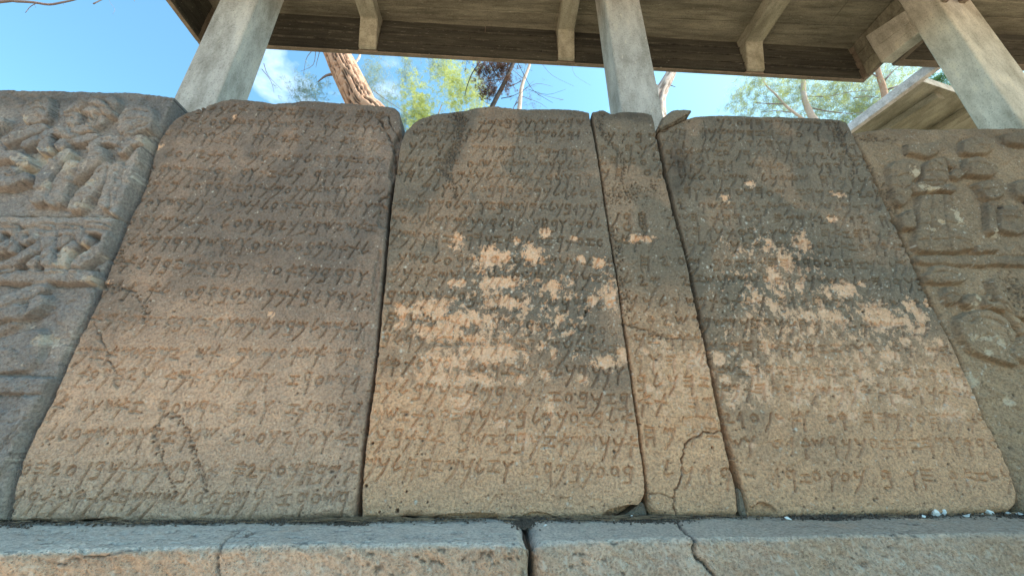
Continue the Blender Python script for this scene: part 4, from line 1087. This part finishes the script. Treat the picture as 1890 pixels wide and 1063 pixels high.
CF = -0.6                                        # front edge of the canopies
can = thing('concrete_canopy', 'large concrete canopy with ribbed underside straight above the wall', 'canopy', (0.4, -0.6, 3.5))
XL, XR = -2.76, 3.66
prism('roof_slab', [(XL, CF, SOF), (XR, CF, SOF), (XR, YB(XR) - .002, SOF), (XL, YB(XL) - .002, SOF)],
      [(XL, CF, SOF + .18), (XR, CF, SOF + .18), (XR, YB(XR) - .002, SOF + .18), (XL, YB(XL) - .002, SOF + .18)], M_SOF, can, 0.004)
LT = 0.037
prism('rear_lip', [(XL, YB(XL) - LT, 3.5), (XR, YB(XR) - LT, 3.5), (XR, YB(XR), 3.5), (XL, YB(XL), 3.5)],
      [(XL, YB(XL) - LT - .012, SOF), (XR, YB(XR) - LT - .012, SOF), (XR, YB(XR), SOF), (XL, YB(XL), SOF)], M_LIP, can, 0.004)
box('side_lip', (XL, CF, 3.5), (XL + LT, YB(XL) - LT - .003, SOF - .002), M_LIP, can, 0.004)
box('side_lip', (XR - LT, CF, 3.5), (XR, YB(XR) - LT - .003, SOF - .002), M_LIP, can, 0.004)
box('front_lip', (XL + LT + .002, CF, 3.5), (XR - LT - .002, CF + LT, SOF - .002), M_LIP, can, 0.004)
for a, b in ((XL + .06, -1.325), (-1.155, 0.535), (0.70, 2.40), (2.585, XR - .06)):
    board_rows(can, a, b, 3.503, SOF - .004, lambda x: YB(x) - LT - 0.012, 4, M_FASI, int(a * 100) + 900)
board_rows(can, 0.2, YB(XL) - .08, 3.503, SOF - .004, None, 4, M_FASI, 31, along='y', xf=XL + LT)
board_rows(can, 0.2, YB(XR) - .09, 3.503, SOF - .004, None, 3, M_SOF, 32, flip=True, along='y', xf=XR - LT)
soffit_boards(can, XL + .06, XR - .06, -0.2, 1.36, SOF, M_SOF, 5)
for (a, b) in ((-1.32, -1.16), (0.54, 0.695), (2.405, 2.58)):
    yb = YB((a + b) / 2) - LT
    bm = bmesh.new()
    prof = [(CF + .06, SOF + .004), (CF + .06, SOF - .13), (yb - .11, SOF - .13), (yb - .035, 3.52), (yb - .006, 3.51), (yb - .006, SOF + .004)]
    v1 = [bm.verts.new((a, y_, z_)) for y_, z_ in prof]; v2 = [bm.verts.new((b, y_, z_)) for y_, z_ in prof]
    bm.faces.new(v1); bm.faces.new(v2[::-1])
    for i in range(6): bm.faces.new((v1[i], v2[i], v2[(i + 1) % 6], v1[(i + 1) % 6]))
    bmesh.ops.recalc_face_normals(bm, faces=bm.faces[:])
    bmesh.ops.bevel(bm, geom=bm.edges[:], offset=0.006, segments=2, affect='EDGES')
    bm_obj('rib', bm, M_RIB, can)

# pillars
def pillar(x0, x1, y0, y1, zt, label, mat, sub=True):
    root = thing('concrete_pillar', label, 'pillar', ((x0 + x1) / 2, (y0 + y1) / 2, -0.52), 'square concrete pillars behind the stone wall')
    bm = box_bm((x0, y0, -0.52), (x1, y1, zt), 0.012, 3)
    bm_obj('shaft', bm, mat, root)
    box('capital_joint', (x0 + .01, y0 + .01, zt), (x1 - .01, y1 - .01, zt + .012), mat, root, 0)
    return root
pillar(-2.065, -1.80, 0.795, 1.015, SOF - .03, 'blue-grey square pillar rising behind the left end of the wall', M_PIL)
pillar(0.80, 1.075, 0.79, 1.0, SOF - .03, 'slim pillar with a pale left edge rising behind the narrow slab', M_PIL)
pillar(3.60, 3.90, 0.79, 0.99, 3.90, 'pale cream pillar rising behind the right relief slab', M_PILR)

# cantilever beam over the right pillar
BP = [(1.305, 3.475), (1.315, 3.87), (0.90, 3.685), (0.80, 3.64), (0.80, 3.375), (0.966, 3.42)]
bt = thing('concrete_beam', 'pale board-marked concrete beam resting on the cream pillar at the right', 'beam', (3.7, 0.0, 3.5))
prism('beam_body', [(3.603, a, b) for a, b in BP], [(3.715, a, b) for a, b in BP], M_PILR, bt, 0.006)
for r in range(4):
    def lp(y_, t_): 
        lo = np.interp(y_, [0.80, 0.966, 1.305], [3.375, 3.42, 3.475]); hi = np.interp(y_, [0.80, 0.90, 1.315], [3.64, 3.685, 3.87]); return lo + (hi - lo) * t_
    t0, t1 = r / 4 + .012, (r + 1) / 4 - .012; xo = 3.6 - 0.0015 * (r % 3)
    pl_ = [(1.0, lp(1.0, t0)), (1.298, lp(1.298, t0)), (1.303, lp(1.303, t1)), (1.0, lp(1.0, t1))]
    prism('board_mark', [(xo, a, b) for a, b in pl_], [(3.61, a, b) for a, b in pl_], M_PILR, bt, 0.002)

# neighbouring canopy on the right
nb = thing('concrete_canopy', 'neighbouring concrete canopy with dark board-marked underside, right of the cream pillar', 'canopy', (6.5, -0.6, 3.5))
NL, NR, NY, NF = 3.77, 9.5, 1.345, -4.0  # unseen front drawn far forward to shade the cream pillar's front
box('roof_slab', (NL, NF, SOF), (NR, NY, SOF + .18), M_SOF, nb, 0.004)
box('rear_lip', (NL, NY - .065, 3.5), (NR, NY, SOF - .002), M_LIP, nb, 0.004)
box('side_lip', (NL, NF, 3.5), (NL + .05, NY - .067, SOF - .002), M_LIP, nb, 0.004)
box('side_lip', (NR - .05, NF, 3.5), (NR, NY - .067, SOF - .002), M_LIP, nb, 0.004)
box('front_lip', (NL + .052, NF, 3.5), (NR - .052, NF + .05, SOF - .002), M_LIP, nb, 0.004)
board_rows(nb, NL + .055, NR - .06, 3.503, SOF - .004, lambda x: NY - .065, 4, M_FASI, 41)
soffit_boards(nb, NL + .055, NR - .06, -1.6, NY - .09, SOF, M_SOF, 6)

# lower far canopy seen between beam and pillar
fc = thing('concrete_canopy', 'small far concrete canopy with a bright edge, seen low behind the right relief slab', 'canopy', (5.6, 3.0, 3.5))
e1, e2_ = on(1573, 240, 2, 3.5), on(1722, 130, 2, 3.5)
dirv = (e1 - e2_); dirv /= np.linalg.norm(dirv)
pa = e2_ - dirv * 0.05; pb = e1 + dirv * 3.0
perp = np.array([dirv[1], -dirv[0], 0]); perp = perp if perp[0] > 0 else -perp
def quad(p, q_, w0, w1, z): return [tuple((p + perp * w0)[:2]) + (z,), tuple((q_ + perp * w0)[:2]) + (z,), tuple((q_ + perp * w1)[:2]) + (z,), tuple((p + perp * w1)[:2]) + (z,)]
prism('edge_beam', quad(pa, pb, 0, 0.06, 3.5), quad(pa, pb, 0, 0.06, 3.61), M_WHITE, fc, 0.006)
n1_, n2_ = on(1702, 158, 2, 3.55), on(1766, 179, 2, 3.55)
c1 = n1_; c2 = n1_ + (n2_ - n1_) * 5
prism('roof_slab', [tuple(c1[:2]) + (3.62,), tuple(c2[:2]) + (3.62,), tuple((c2 + dirv * 3.4)[:2]) + (3.62,), tuple((c1 + dirv * 3.4)[:2]) + (3.62,)],
      [tuple(c1[:2]) + (3.72,), tuple(c2[:2]) + (3.72,), tuple((c2 + dirv * 3.4)[:2]) + (3.72,), tuple((c1 + dirv * 3.4)[:2]) + (3.72,)], M_RIB, fc, 0.004)
for k in range(3):
    a = c1 + (c2 - c1) * (0.12 + 0.22 * k) + dirv * 0.05; b = a + dirv * 3.0 + (c2 - c1) * -0.06
    w_ = (c2 - c1) / np.linalg.norm(c2 - c1) * 0.12
    prism('rib', [tuple(p[:2]) + (3.54,) for p in (a, a + w_, b + w_, b)], [tuple(p[:2]) + (3.619,) for p in (a, a + w_, b + w_, b)], M_RIB, fc, 0.004)

# ------------------------------------------------------------------ trees
M_BARK = bark_mat('pine_bark', (0.40, 0.205, 0.12), (0.52, 0.32, 0.22), (0.030, 0.018, 0.013))
M_BARKP = bark_mat('pale_pine_bark', (0.50, 0.37, 0.31), (0.58, 0.46, 0.40), (0.22, 0.14, 0.11))
M_DEAD = plain_mat('dead_branch', (0.035, 0.022, 0.018), (0.075, 0.045, 0.032), 40)
M_DEADN = plain_mat('dead_needles', (0.10, 0.045, 0.025), (0.22, 0.10, 0.055), 30, bump=0, transl=0.3)
M_TWIG = plain_mat('grey_twig', (0.16, 0.12, 0.13), (0.26, 0.20, 0.20), 30)
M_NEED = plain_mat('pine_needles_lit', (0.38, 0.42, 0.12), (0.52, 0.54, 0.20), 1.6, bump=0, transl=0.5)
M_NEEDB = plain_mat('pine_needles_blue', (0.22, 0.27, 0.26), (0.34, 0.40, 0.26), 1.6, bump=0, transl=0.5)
M_NEEDG = plain_mat('pine_needles_green', (0.05, 0.14, 0.04), (0.16, 0.26, 0.07), 10, bump=0, transl=0.4)

def tube(pts, radii, seg=8):
    pts = [Vector(p) for p in pts]; vs, fs = [], []
    up = Vector((0, 0, 1))
    for i, p in enumerate(pts):
        d = (pts[min(i + 1, len(pts) - 1)] - pts[max(i - 1, 0)]).normalized()
        s = d.cross(Vector((0, 1, 0.05))).normalized(); t = d.cross(s).normalized()
        for k in range(seg):
            a = 2 * math.pi * k / seg
            vs.append(p + (s * math.cos(a) + t * math.sin(a)) * radii[i])
    for i in range(len(pts) - 1):
        for k in range(seg):
            fs.append((i * seg + k, i * seg + (k + 1) % seg, (i + 1) * seg + (k + 1) % seg, (i + 1) * seg + k))
    fs.append(tuple(range(seg - 1, -1, -1))); fs.append(tuple((len(pts) - 1) * seg + k for k in range(seg)))
    return vs, fs

def trunk(name, pts, radii, mat, parent, seed=0, seg=72, step=0.02, depth=0.034):
    l = np.array(pts); l = smooth_line(l, 8)
    s = np.r_[0, np.cumsum(np.linalg.norm(np.diff(l, axis=0), axis=1))]
    n = int(s[-1] / step); tt = np.linspace(0, s[-1], n)
    c = np.stack([np.interp(tt, s, l[:, k]) for k in range(3)], -1)
    rad = np.interp(tt / s[-1], np.linspace(0, 1, len(radii)), radii)
    d = np.gradient(c, axis=0); d /= np.linalg.norm(d, axis=1)[:, None]
    sx_ = np.cross(d, [0, 1, 0.05]); sx_ /= np.linalg.norm(sx_, axis=1)[:, None]; ty = np.cross(d, sx_)
    A = np.linspace(0, 2 * math.pi, seg, endpoint=False)
    AA, TT = np.meshgrid(A, tt)
    # plates separated by ridged fissures, seamless round the trunk
    cx_, cy_ = np.cos(AA), np.sin(AA)
    wob = (fbm(cx_ * 1.5 + TT * 1.2, cy_ * 1.5 + 3, 1.6, 3, seed + 3) - .5) * 1.6
    ph = AA * 13 + wob * 5 + TT * 1.4
    n1 = np.abs(np.sin(ph * 0.5 + 2.0 * fbm(cx_ * 2 + 9, TT * 2.2 + cy_, 1.5, 2, seed + 1)))
    n2 = np.abs(np.sin(TT * 9 + 5 * fbm(cx_ * 3, cy_ * 3 + TT * 2, 1.3, 3, seed + 2) + np.floor(ph / math.pi / 1.0) * 2.3))
    r1 = np.abs(fbm(cx_ * 4.5 + TT * .5, cy_ * 4.5 + TT * .45, 1.7, 4, seed + 11) - .5)
    fis = np.maximum(0.75 * sst(0.30, 0.08, n1), sst(0.045, 0.012, r1))
    fis = np.maximum(fis, 0.4 * sst(0.08, 0.02, n2))
    fis = np.clip(fis * (0.75 + 0.8 * fbm(cx_ * 2 + TT, cy_ * 2, 3, 2, seed + 5)), 0, 1)
    rr_ = rad[:, None] * (1 + (fbm(cx_ + TT * .6, cy_, 1.5, 3, seed + 6) - .5) * 0.16) - depth * fis * rad[:, None] / 0.2
    V = c[:, None] + (sx_[:, None] * cx_[..., None] + ty[:, None] * cy_[..., None]) * rr_[..., None]
    G = np.arange(n * seg).reshape(n, seg); G2 = np.roll(G, -1, 1)
    F = np.stack([G[:-1], G2[:-1], G2[1:], G[1:]], -1).reshape(-1, 4)
    return mk(name, V.reshape(-1, 3), F, mat, parent, True, dict(fissure=fis.ravel()))

def needles(name, centers, mat, parent, per=14, L=0.16, wd=0.004, seed=0, droop=0.0):
    """tufts of thin needles: every needle is a narrow triangle leaving its twig"""
    rg = np.random.default_rng(seed)
    c = np.asarray(centers, float); n = len(c)
    d = rg.normal(0, 1, (n, per, 3)); ax = rg.normal(0, 1, (n, 1, 3)) * 1.1; d = d + ax; d[..., 2] -= droop
    d /= np.linalg.norm(d, axis=2)[..., None]
    ln = L * rg.uniform(0.6, 1.15, (n, per, 1))
    s = np.cross(d, rg.normal(0, 1, (n, per, 3))); s /= np.linalg.norm(s, axis=2)[..., None] + 1e-9
    b = c[:, None] + rg.normal(0, L * 0.18, (n, per, 3))
    V = np.stack([b - s * wd, b + s * wd, b + d * ln], 2).reshape(-1, 3)
    F = np.arange(len(V)).reshape(-1, 3)
    return mk(name, V, F, mat, parent)

def cloudpts(px, py, rx, ry, Y, n, dy=0.5, seed=0):
    rg = np.random.default_rng(seed); o = []
    c = on(px, py, 1, Y); a = abs(on(px + rx, py, 1, Y)[0] - c[0]); b = abs(on(px, py - ry, 1, Y)[2] - c[2])
    p = rg.normal(0, 0.5, (n, 3)) * [a, dy, b] + c
    # break the cloud into sprigs
    k = np.random.default_rng(seed + 1).random((n,))
    f = fbm(p[:, 0], p[:, 2] + p[:, 1], 3.0 / max(a, .3), 3, seed)
    return p[f > 0.47]

def P3(l, Y): return [tuple(on(a, b, 1, Y)) for a, b in l]

def limb(name, px, Y, r0, r1, mat, parent, seg=7):
    p = P3(px, Y)
    if name == 'trunk' and p[0][2] > 0.9: p = [(p[0][0] - (p[1][0] - p[0][0]) * .3, Y + .1, 0.9)] + p      # carry the stem down to the ground
    p = smooth_line(np.array(p), 3)
    rad = np.linspace(r0, r1, len(p)); vs, fs = tube(p, rad, seg)
    return mk(name, vs, fs, mat, parent, True)

# big leaning pine: fissured trunk behind the wide slab
Y = 3.4
b0 = on(662, 260, 1, Y)
ta = thing('pine_tree', 'pine with thick orange cracked trunk leaning left behind the wide lettered slab', 'tree', (float(b0[0]) + .35, Y, -0.52))
pts = [tuple(ta.location), tuple(on(700, 280, 1, Y)), tuple(on(668, 195, 1, Y)), tuple(on(642, 140, 1, Y)), tuple(on(620, 95, 1, Y)), tuple(on(585, 25, 1, Y)), tuple(on(560, -60, 1, Y)), tuple(on(540, -170, 1, Y))]
def rad_at(wpx, x, y): return abs(on(x + wpx / 2, y, 1, Y)[0] - on(x, y, 1, Y)[0])
trunk('trunk', pts, [0.24, 0.19, rad_at(62, 668, 195), rad_at(54, 642, 140), rad_at(48, 620, 95), 0.15, 0.12, 0.08], M_BARK, ta, 5)
limb('branch', [(622, 136), (602, 140), (586, 152)], Y, 0.03, 0.008, M_TWIG, ta)
limb('branch', [(652, 120), (662, 108), (665, 96), (664, 80)], Y, 0.02, 0.015, M_BARKP, ta)
cp = np.vstack([cloudpts(570, 165, 42, 18, Y, 260, .3, 1), cloudpts(545, 178, 22, 10, Y, 90, .3, 2), cloudpts(690, 140, 26, 32, Y + .5, 230, .3, 3),
                cloudpts(715, 185, 26, 24, Y + .5, 170, .3, 4), cloudpts(600, -120, 260, 80, Y, 1100, 1.2, 9)])
needles('crown', cp, M_NEEDB, ta, 12, 0.10, 0.0022, 1)
for l in ([(483, 128), (500, 150), (506, 172)], [(487, 118), (495, 140), (520, 166)], [(583, 92), (578, 120), (555, 132)], [(590, 95), (585, 115), (583, 125)], [(575, 95), (565, 110), (560, 140)],
          [(690, 168), (720, 190), (760, 215)]):
    limb('twig', l, Y, 0.006, 0.002, M_TWIG, ta, 5)

# bright yellow-green pine in the middle distance
Y2 = 6.5
tb = thing('pine_tree', 'bright yellow-green pine crown showing above the rounded shoulder of the middle slab', 'tree', (float(on(800, 240, 1, Y2)[0]), Y2, -0.52))
trunk('trunk', [tuple(tb.location), tuple(on(800, 300, 1, Y2)), tuple(on(806, 225, 1, Y2)), tuple(on(815, 195, 1, Y2))], [0.14, 0.09, 0.04, 0.015], M_BARKP, tb, 9, seg=24, step=0.1)
cp = np.vstack([cloudpts(770, 195, 28, 30, Y2, 800, .8, 11), cloudpts(775, 225, 34, 24, Y2, 700, .8, 12), cloudpts(845, 170, 40, 36, Y2, 1100, .8, 13), cloudpts(825, 135, 22, 20, Y2, 300, .6, 14), cloudpts(880, 175, 24, 24, Y2, 350, .6, 15), cloudpts(800, 260, 60, 40, Y2, 500, .8, 16)])
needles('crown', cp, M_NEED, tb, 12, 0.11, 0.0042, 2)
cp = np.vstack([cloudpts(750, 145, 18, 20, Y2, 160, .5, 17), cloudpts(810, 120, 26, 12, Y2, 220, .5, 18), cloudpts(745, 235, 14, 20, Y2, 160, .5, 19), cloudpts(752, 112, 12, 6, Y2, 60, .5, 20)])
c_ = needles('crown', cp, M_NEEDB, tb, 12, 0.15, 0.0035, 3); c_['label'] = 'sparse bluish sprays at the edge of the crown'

# hanging dead branch, dark, close behind the canopy lip
Y3 = 2.6
dd_ = thing('dead_pine', 'dead pine with dark drooping branch and rusty needle clumps above the middle slab', 'tree', (float(on(905, 200, 1, Y3)[0]), Y3, -0.52))
limb('trunk', [(880, 320), (900, 220), (911, 192), (925, 165), (938, 138), (948, 112), (960, 60)], Y3, 0.036, 0.024, M_DEAD, dd_, 10)
for l, r in [([(888, 112), (872, 135), (862, 160), (858, 178)], .009), ([(902, 112), (912, 132), (920, 145)], .009), ([(925, 182), (945, 178), (962, 170)], .006), ([(950, 195), (962, 172), (985, 150)], .004),
             ([(955, 115), (968, 140), (985, 168), (1020, 190)], .0045), ([(970, 120), (965, 145), (960, 172)], .003), ([(880, 175), (905, 192), (930, 165)], .003), ([(975, 165), (1010, 175), (1045, 165)], .003),
             ([(900, 150), (925, 148), (945, 160)], .005), ([(885, 130), (905, 150), (915, 175)], .005)]:
    limb('twig', l, Y3, r, r * .4, M_DEAD, dd_, 5)
cp = np.vstack([cloudpts(895, 132, 20, 16, Y3, 260, .10, 31), cloudpts(925, 130, 22, 18, Y3, 220, .10, 32), cloudpts(900, 165, 20, 18, Y3, 170, .10, 33), cloudpts(930, 160, 20, 20, Y3, 120, .10, 34), cloudpts(915, 118, 45, 8, Y3, 200, .10, 35)])
needles('dead_needle_clump', cp, M_DEADN, dd_, 12, 0.05, 0.0022, 4)
rg = np.random.default_rng(5); vs, fs = [], []
for i in range(150):
    a = cp[rg.integers(len(cp))]; q_ = a + rg.normal(0, 0.05, 3); m_ = (a + q_) / 2 + rg.normal(0, .012, 3)
    v_, f_ = tube([a, m_, q_], [.0028, .002, .0012], 4); b_ = len(vs); vs += v_; fs += [tuple(j + b_ for j in ff) for ff in f_]
mk('twig_tangle', vs, fs, M_DEAD, dd_)['kind'] = 'stuff'

# pale bare-limbed pine right of the dead one
Y4 = 4.2
tp_ = thing('pine_tree', 'slender pine with whitish bare limbs just right of the dark dead branch', 'tree', (float(on(985, 200, 1, Y4)[0]), Y4, -0.52))
limb('trunk', [(940, 330), (958, 205), (962, 165), (970, 140), (978, 118), (985, 80)], Y4, 0.05, 0.022, M_BARKP, tp_, 8)
for l, r in [([(960, 185), (950, 195), (946, 205)], .012), ([(962, 150), (945, 158), (925, 160)], .010), ([(965, 145), (945, 128), (935, 115)], .006), ([(960, 170), (990, 155), (1020, 160)], .005),
             ([(963, 178), (995, 190), (1010, 200)], .005), ([(1000, 118), (1020, 140), (1060, 160)], .004), ([(1055, 118), (1062, 140), (1090, 158)], .003), ([(1040, 185), (1010, 178), (975, 168)], .004)]:
    limb('branch', l, Y4, r, r * .4, M_TWIG, tp_, 5)
cp = np.vstack([cloudpts(975, 185, 34, 16, Y4, 90, .3, 41), cloudpts(905, 150, 45, 30, Y4, 160, .3, 42), cloudpts(960, 130, 20, 18, Y4, 50, .3, 43)])
needles('crown', cp, M_TWIG, tp_, 8, 0.09, 0.0014, 6)

# forked trunk right of the centre pillar
Y5 = 3.6
td = thing('pine_tree', 'pine with pale pinkish forked trunk just right of the central pillar', 'tree', (float(on(1222, 240, 1, Y5)[0]), Y5, -0.52))
def sc(px_, x, y): return abs(on(x + px_, y, 1, Y5)[0] - on(x, y, 1, Y5)[0]) / 2
trunk('trunk', [tuple(td.location), tuple(on(1218, 260, 1, Y5)), tuple(on(1213, 215, 1, Y5)), tuple(on(1216, 180, 1, Y5)), tuple(on(1232, 148, 1, Y5)), tuple(on(1250, 110, 1, Y5)), tuple(on(1275, 40, 1, Y5))],
      [0.15, 0.11, sc(14, 1213, 200), sc(30, 1216, 180), sc(30, 1232, 148), 0.08, 0.06], M_BARKP, td, 21, seg=32, step=0.04)
limb('branch', [(1222, 168), (1205, 158), (1190, 140), (1180, 110)], Y5, 0.055, 0.035, M_BARKP, td, 10)
limb('stub', [(1238, 158), (1247, 161)], Y5, 0.008, 0.005, M_TWIG, td, 5)
cp = cloudpts(1260, -120, 200, 60, Y5, 700, 1.0, 51); needles('crown', cp, M_NEEDB, td, 12, 0.13, 0.003, 7)

# wide airy pine behind the broad slab
Y6 = 5.5
te = thing('pine_tree', 'wide airy pine crown with pinkish limbs filling the gap above the broad slab', 'tree', (float(on(1500, 240, 1, Y6)[0]), Y6, -0.52))
limb('trunk', [(1545, 520), (1520, 260), (1498, 215), (1484, 180), (1483, 150), (1482, 110), (1480, 40)], Y6, 0.11, 0.025, M_BARKP, te, 10)
for l, r in [([(1500, 232), (1455, 200), (1432, 175), (1414, 158), (1400, 130)], .034), ([(1448, 192), (1420, 192), (1395, 190)], .018), ([(1500, 200), (1530, 206), (1570, 210), (1610, 206)], .015),
             ([(1488, 178), (1530, 178), (1570, 170), (1640, 165)], .014), ([(1575, 182), (1600, 178), (1628, 182)], .014), ([(1460, 208), (1430, 205), (1405, 208)], .012), ([(1483, 150), (1500, 140), (1520, 120)], .015)]:
    limb('branch', l, Y6, r, r * .4, M_BARKP if r > .03 else M_TWIG, te, 6)
cp = np.vstack([cloudpts(*a, Y6 + .4, nn, .9, 60 + i) for i, (a, nn) in enumerate([((1395, 150, 34, 24), 520), ((1380, 175, 28, 22), 380), ((1405, 205, 44, 18), 520), ((1460, 165, 44, 34), 1200), ((1530, 170, 46, 30), 1300),
                ((1600, 185, 46, 34), 1300), ((1560, 215, 60, 16), 900), ((1480, 215, 40, 14), 400), ((1650, 150, 40, 24), 900), ((1700, 140, 26, 14), 240), ((1360, 170, 10, 14), 80)])])
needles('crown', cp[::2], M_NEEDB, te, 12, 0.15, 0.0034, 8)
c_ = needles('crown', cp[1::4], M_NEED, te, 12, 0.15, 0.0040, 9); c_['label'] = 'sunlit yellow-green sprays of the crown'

# orange-pink trunk between canopy corner and the bright edge
Y7 = 4.6
tf = thing('pine_tree', 'pine with short orange-pink trunk seen beside the corner of the main canopy', 'tree', (float(on(1640, 240, 1, Y7)[0]), Y7, -0.52))
limb('trunk', [(1655, 330), (1640, 210), (1634, 180), (1628, 155), (1622, 138), (1615, 100)], Y7, 0.075, 0.045, M_BARK, tf, 12)
for l in ([(1632, 150), (1650, 130), (1665, 120)], [(1628, 145), (1612, 138), (1600, 128)], [(1640, 165), (1665, 155), (1690, 135)], [(1645, 180), (1660, 178), (1672, 182)]):
    limb('branch', l, Y7, 0.022, 0.008, M_TWIG, tf, 5)
cp = np.vstack([cloudpts(1665, 150, 30, 22, Y7, 200, .4, 81), cloudpts(1640, 125, 26, 12, Y7, 120, .4, 82)])
needles('crown', cp, M_NEEDB, tf, 10, 0.10, 0.0025, 10)

# green needle tufts over the far canopy edge
Y8 = 2.9
tg = thing('pine_tree', 'young pine with fresh green needle tufts resting over the far canopy beside the cream pillar', 'tree', (float(on(1760, 170, 1, Y8)[0]) + 1.0, Y8, -0.52))
limb('trunk', [(1990, 520), (1950, 300), (1890, 200), (1800, 165), (1740, 158)], Y8, 0.06, 0.012, M_BARKP, tg, 7)
cp = np.vstack([cloudpts(1735, 156, 20, 11, Y8, 80, .15, 91), cloudpts(1760, 162, 18, 10, Y8, 60, .15, 92), cloudpts(1725, 148, 12, 8, Y8, 40, .15, 93)])
needles('crown', cp, M_NEEDG, tg, 26, 0.10, 0.0022, 11)

# bare branch reaching in at the top left
Y9 = 2.2
th = thing('bare_tree', 'leafless tree whose thin purple-brown branch reaches across the top left of the sky', 'tree', (float(on(-400, 200, 1, Y9)[0]), Y9, -0.52))
limb('trunk', [(-900, 1200), (-620, 500), (-430, 180), (-380, 60), (-350, -80)], Y9, 0.11, 0.05, M_DEAD, th, 10)
limb('branch', [(-380, 60), (-200, 30), (0, 4), (30, 3), (62, 5), (90, 9), (115, 5), (145, -2), (200, -20)], Y9, 0.02, 0.008, M_TWIG, th, 8)
for l, r in [([(66, 7), (56, 13), (47, 24)], .005), ([(172, 8), (186, 1), (205, -8)], .008), ([(200, -2), (205, 8), (212, 18), (208, 27)], .0016), ([(247, -6), (248, 3)], .004), ([(117, 5), (118, 11)], .002), ([(62, 5), (66, 15)], .002)]:
    limb('twig', l, Y9, r, r * .6, M_TWIG, th, 5)
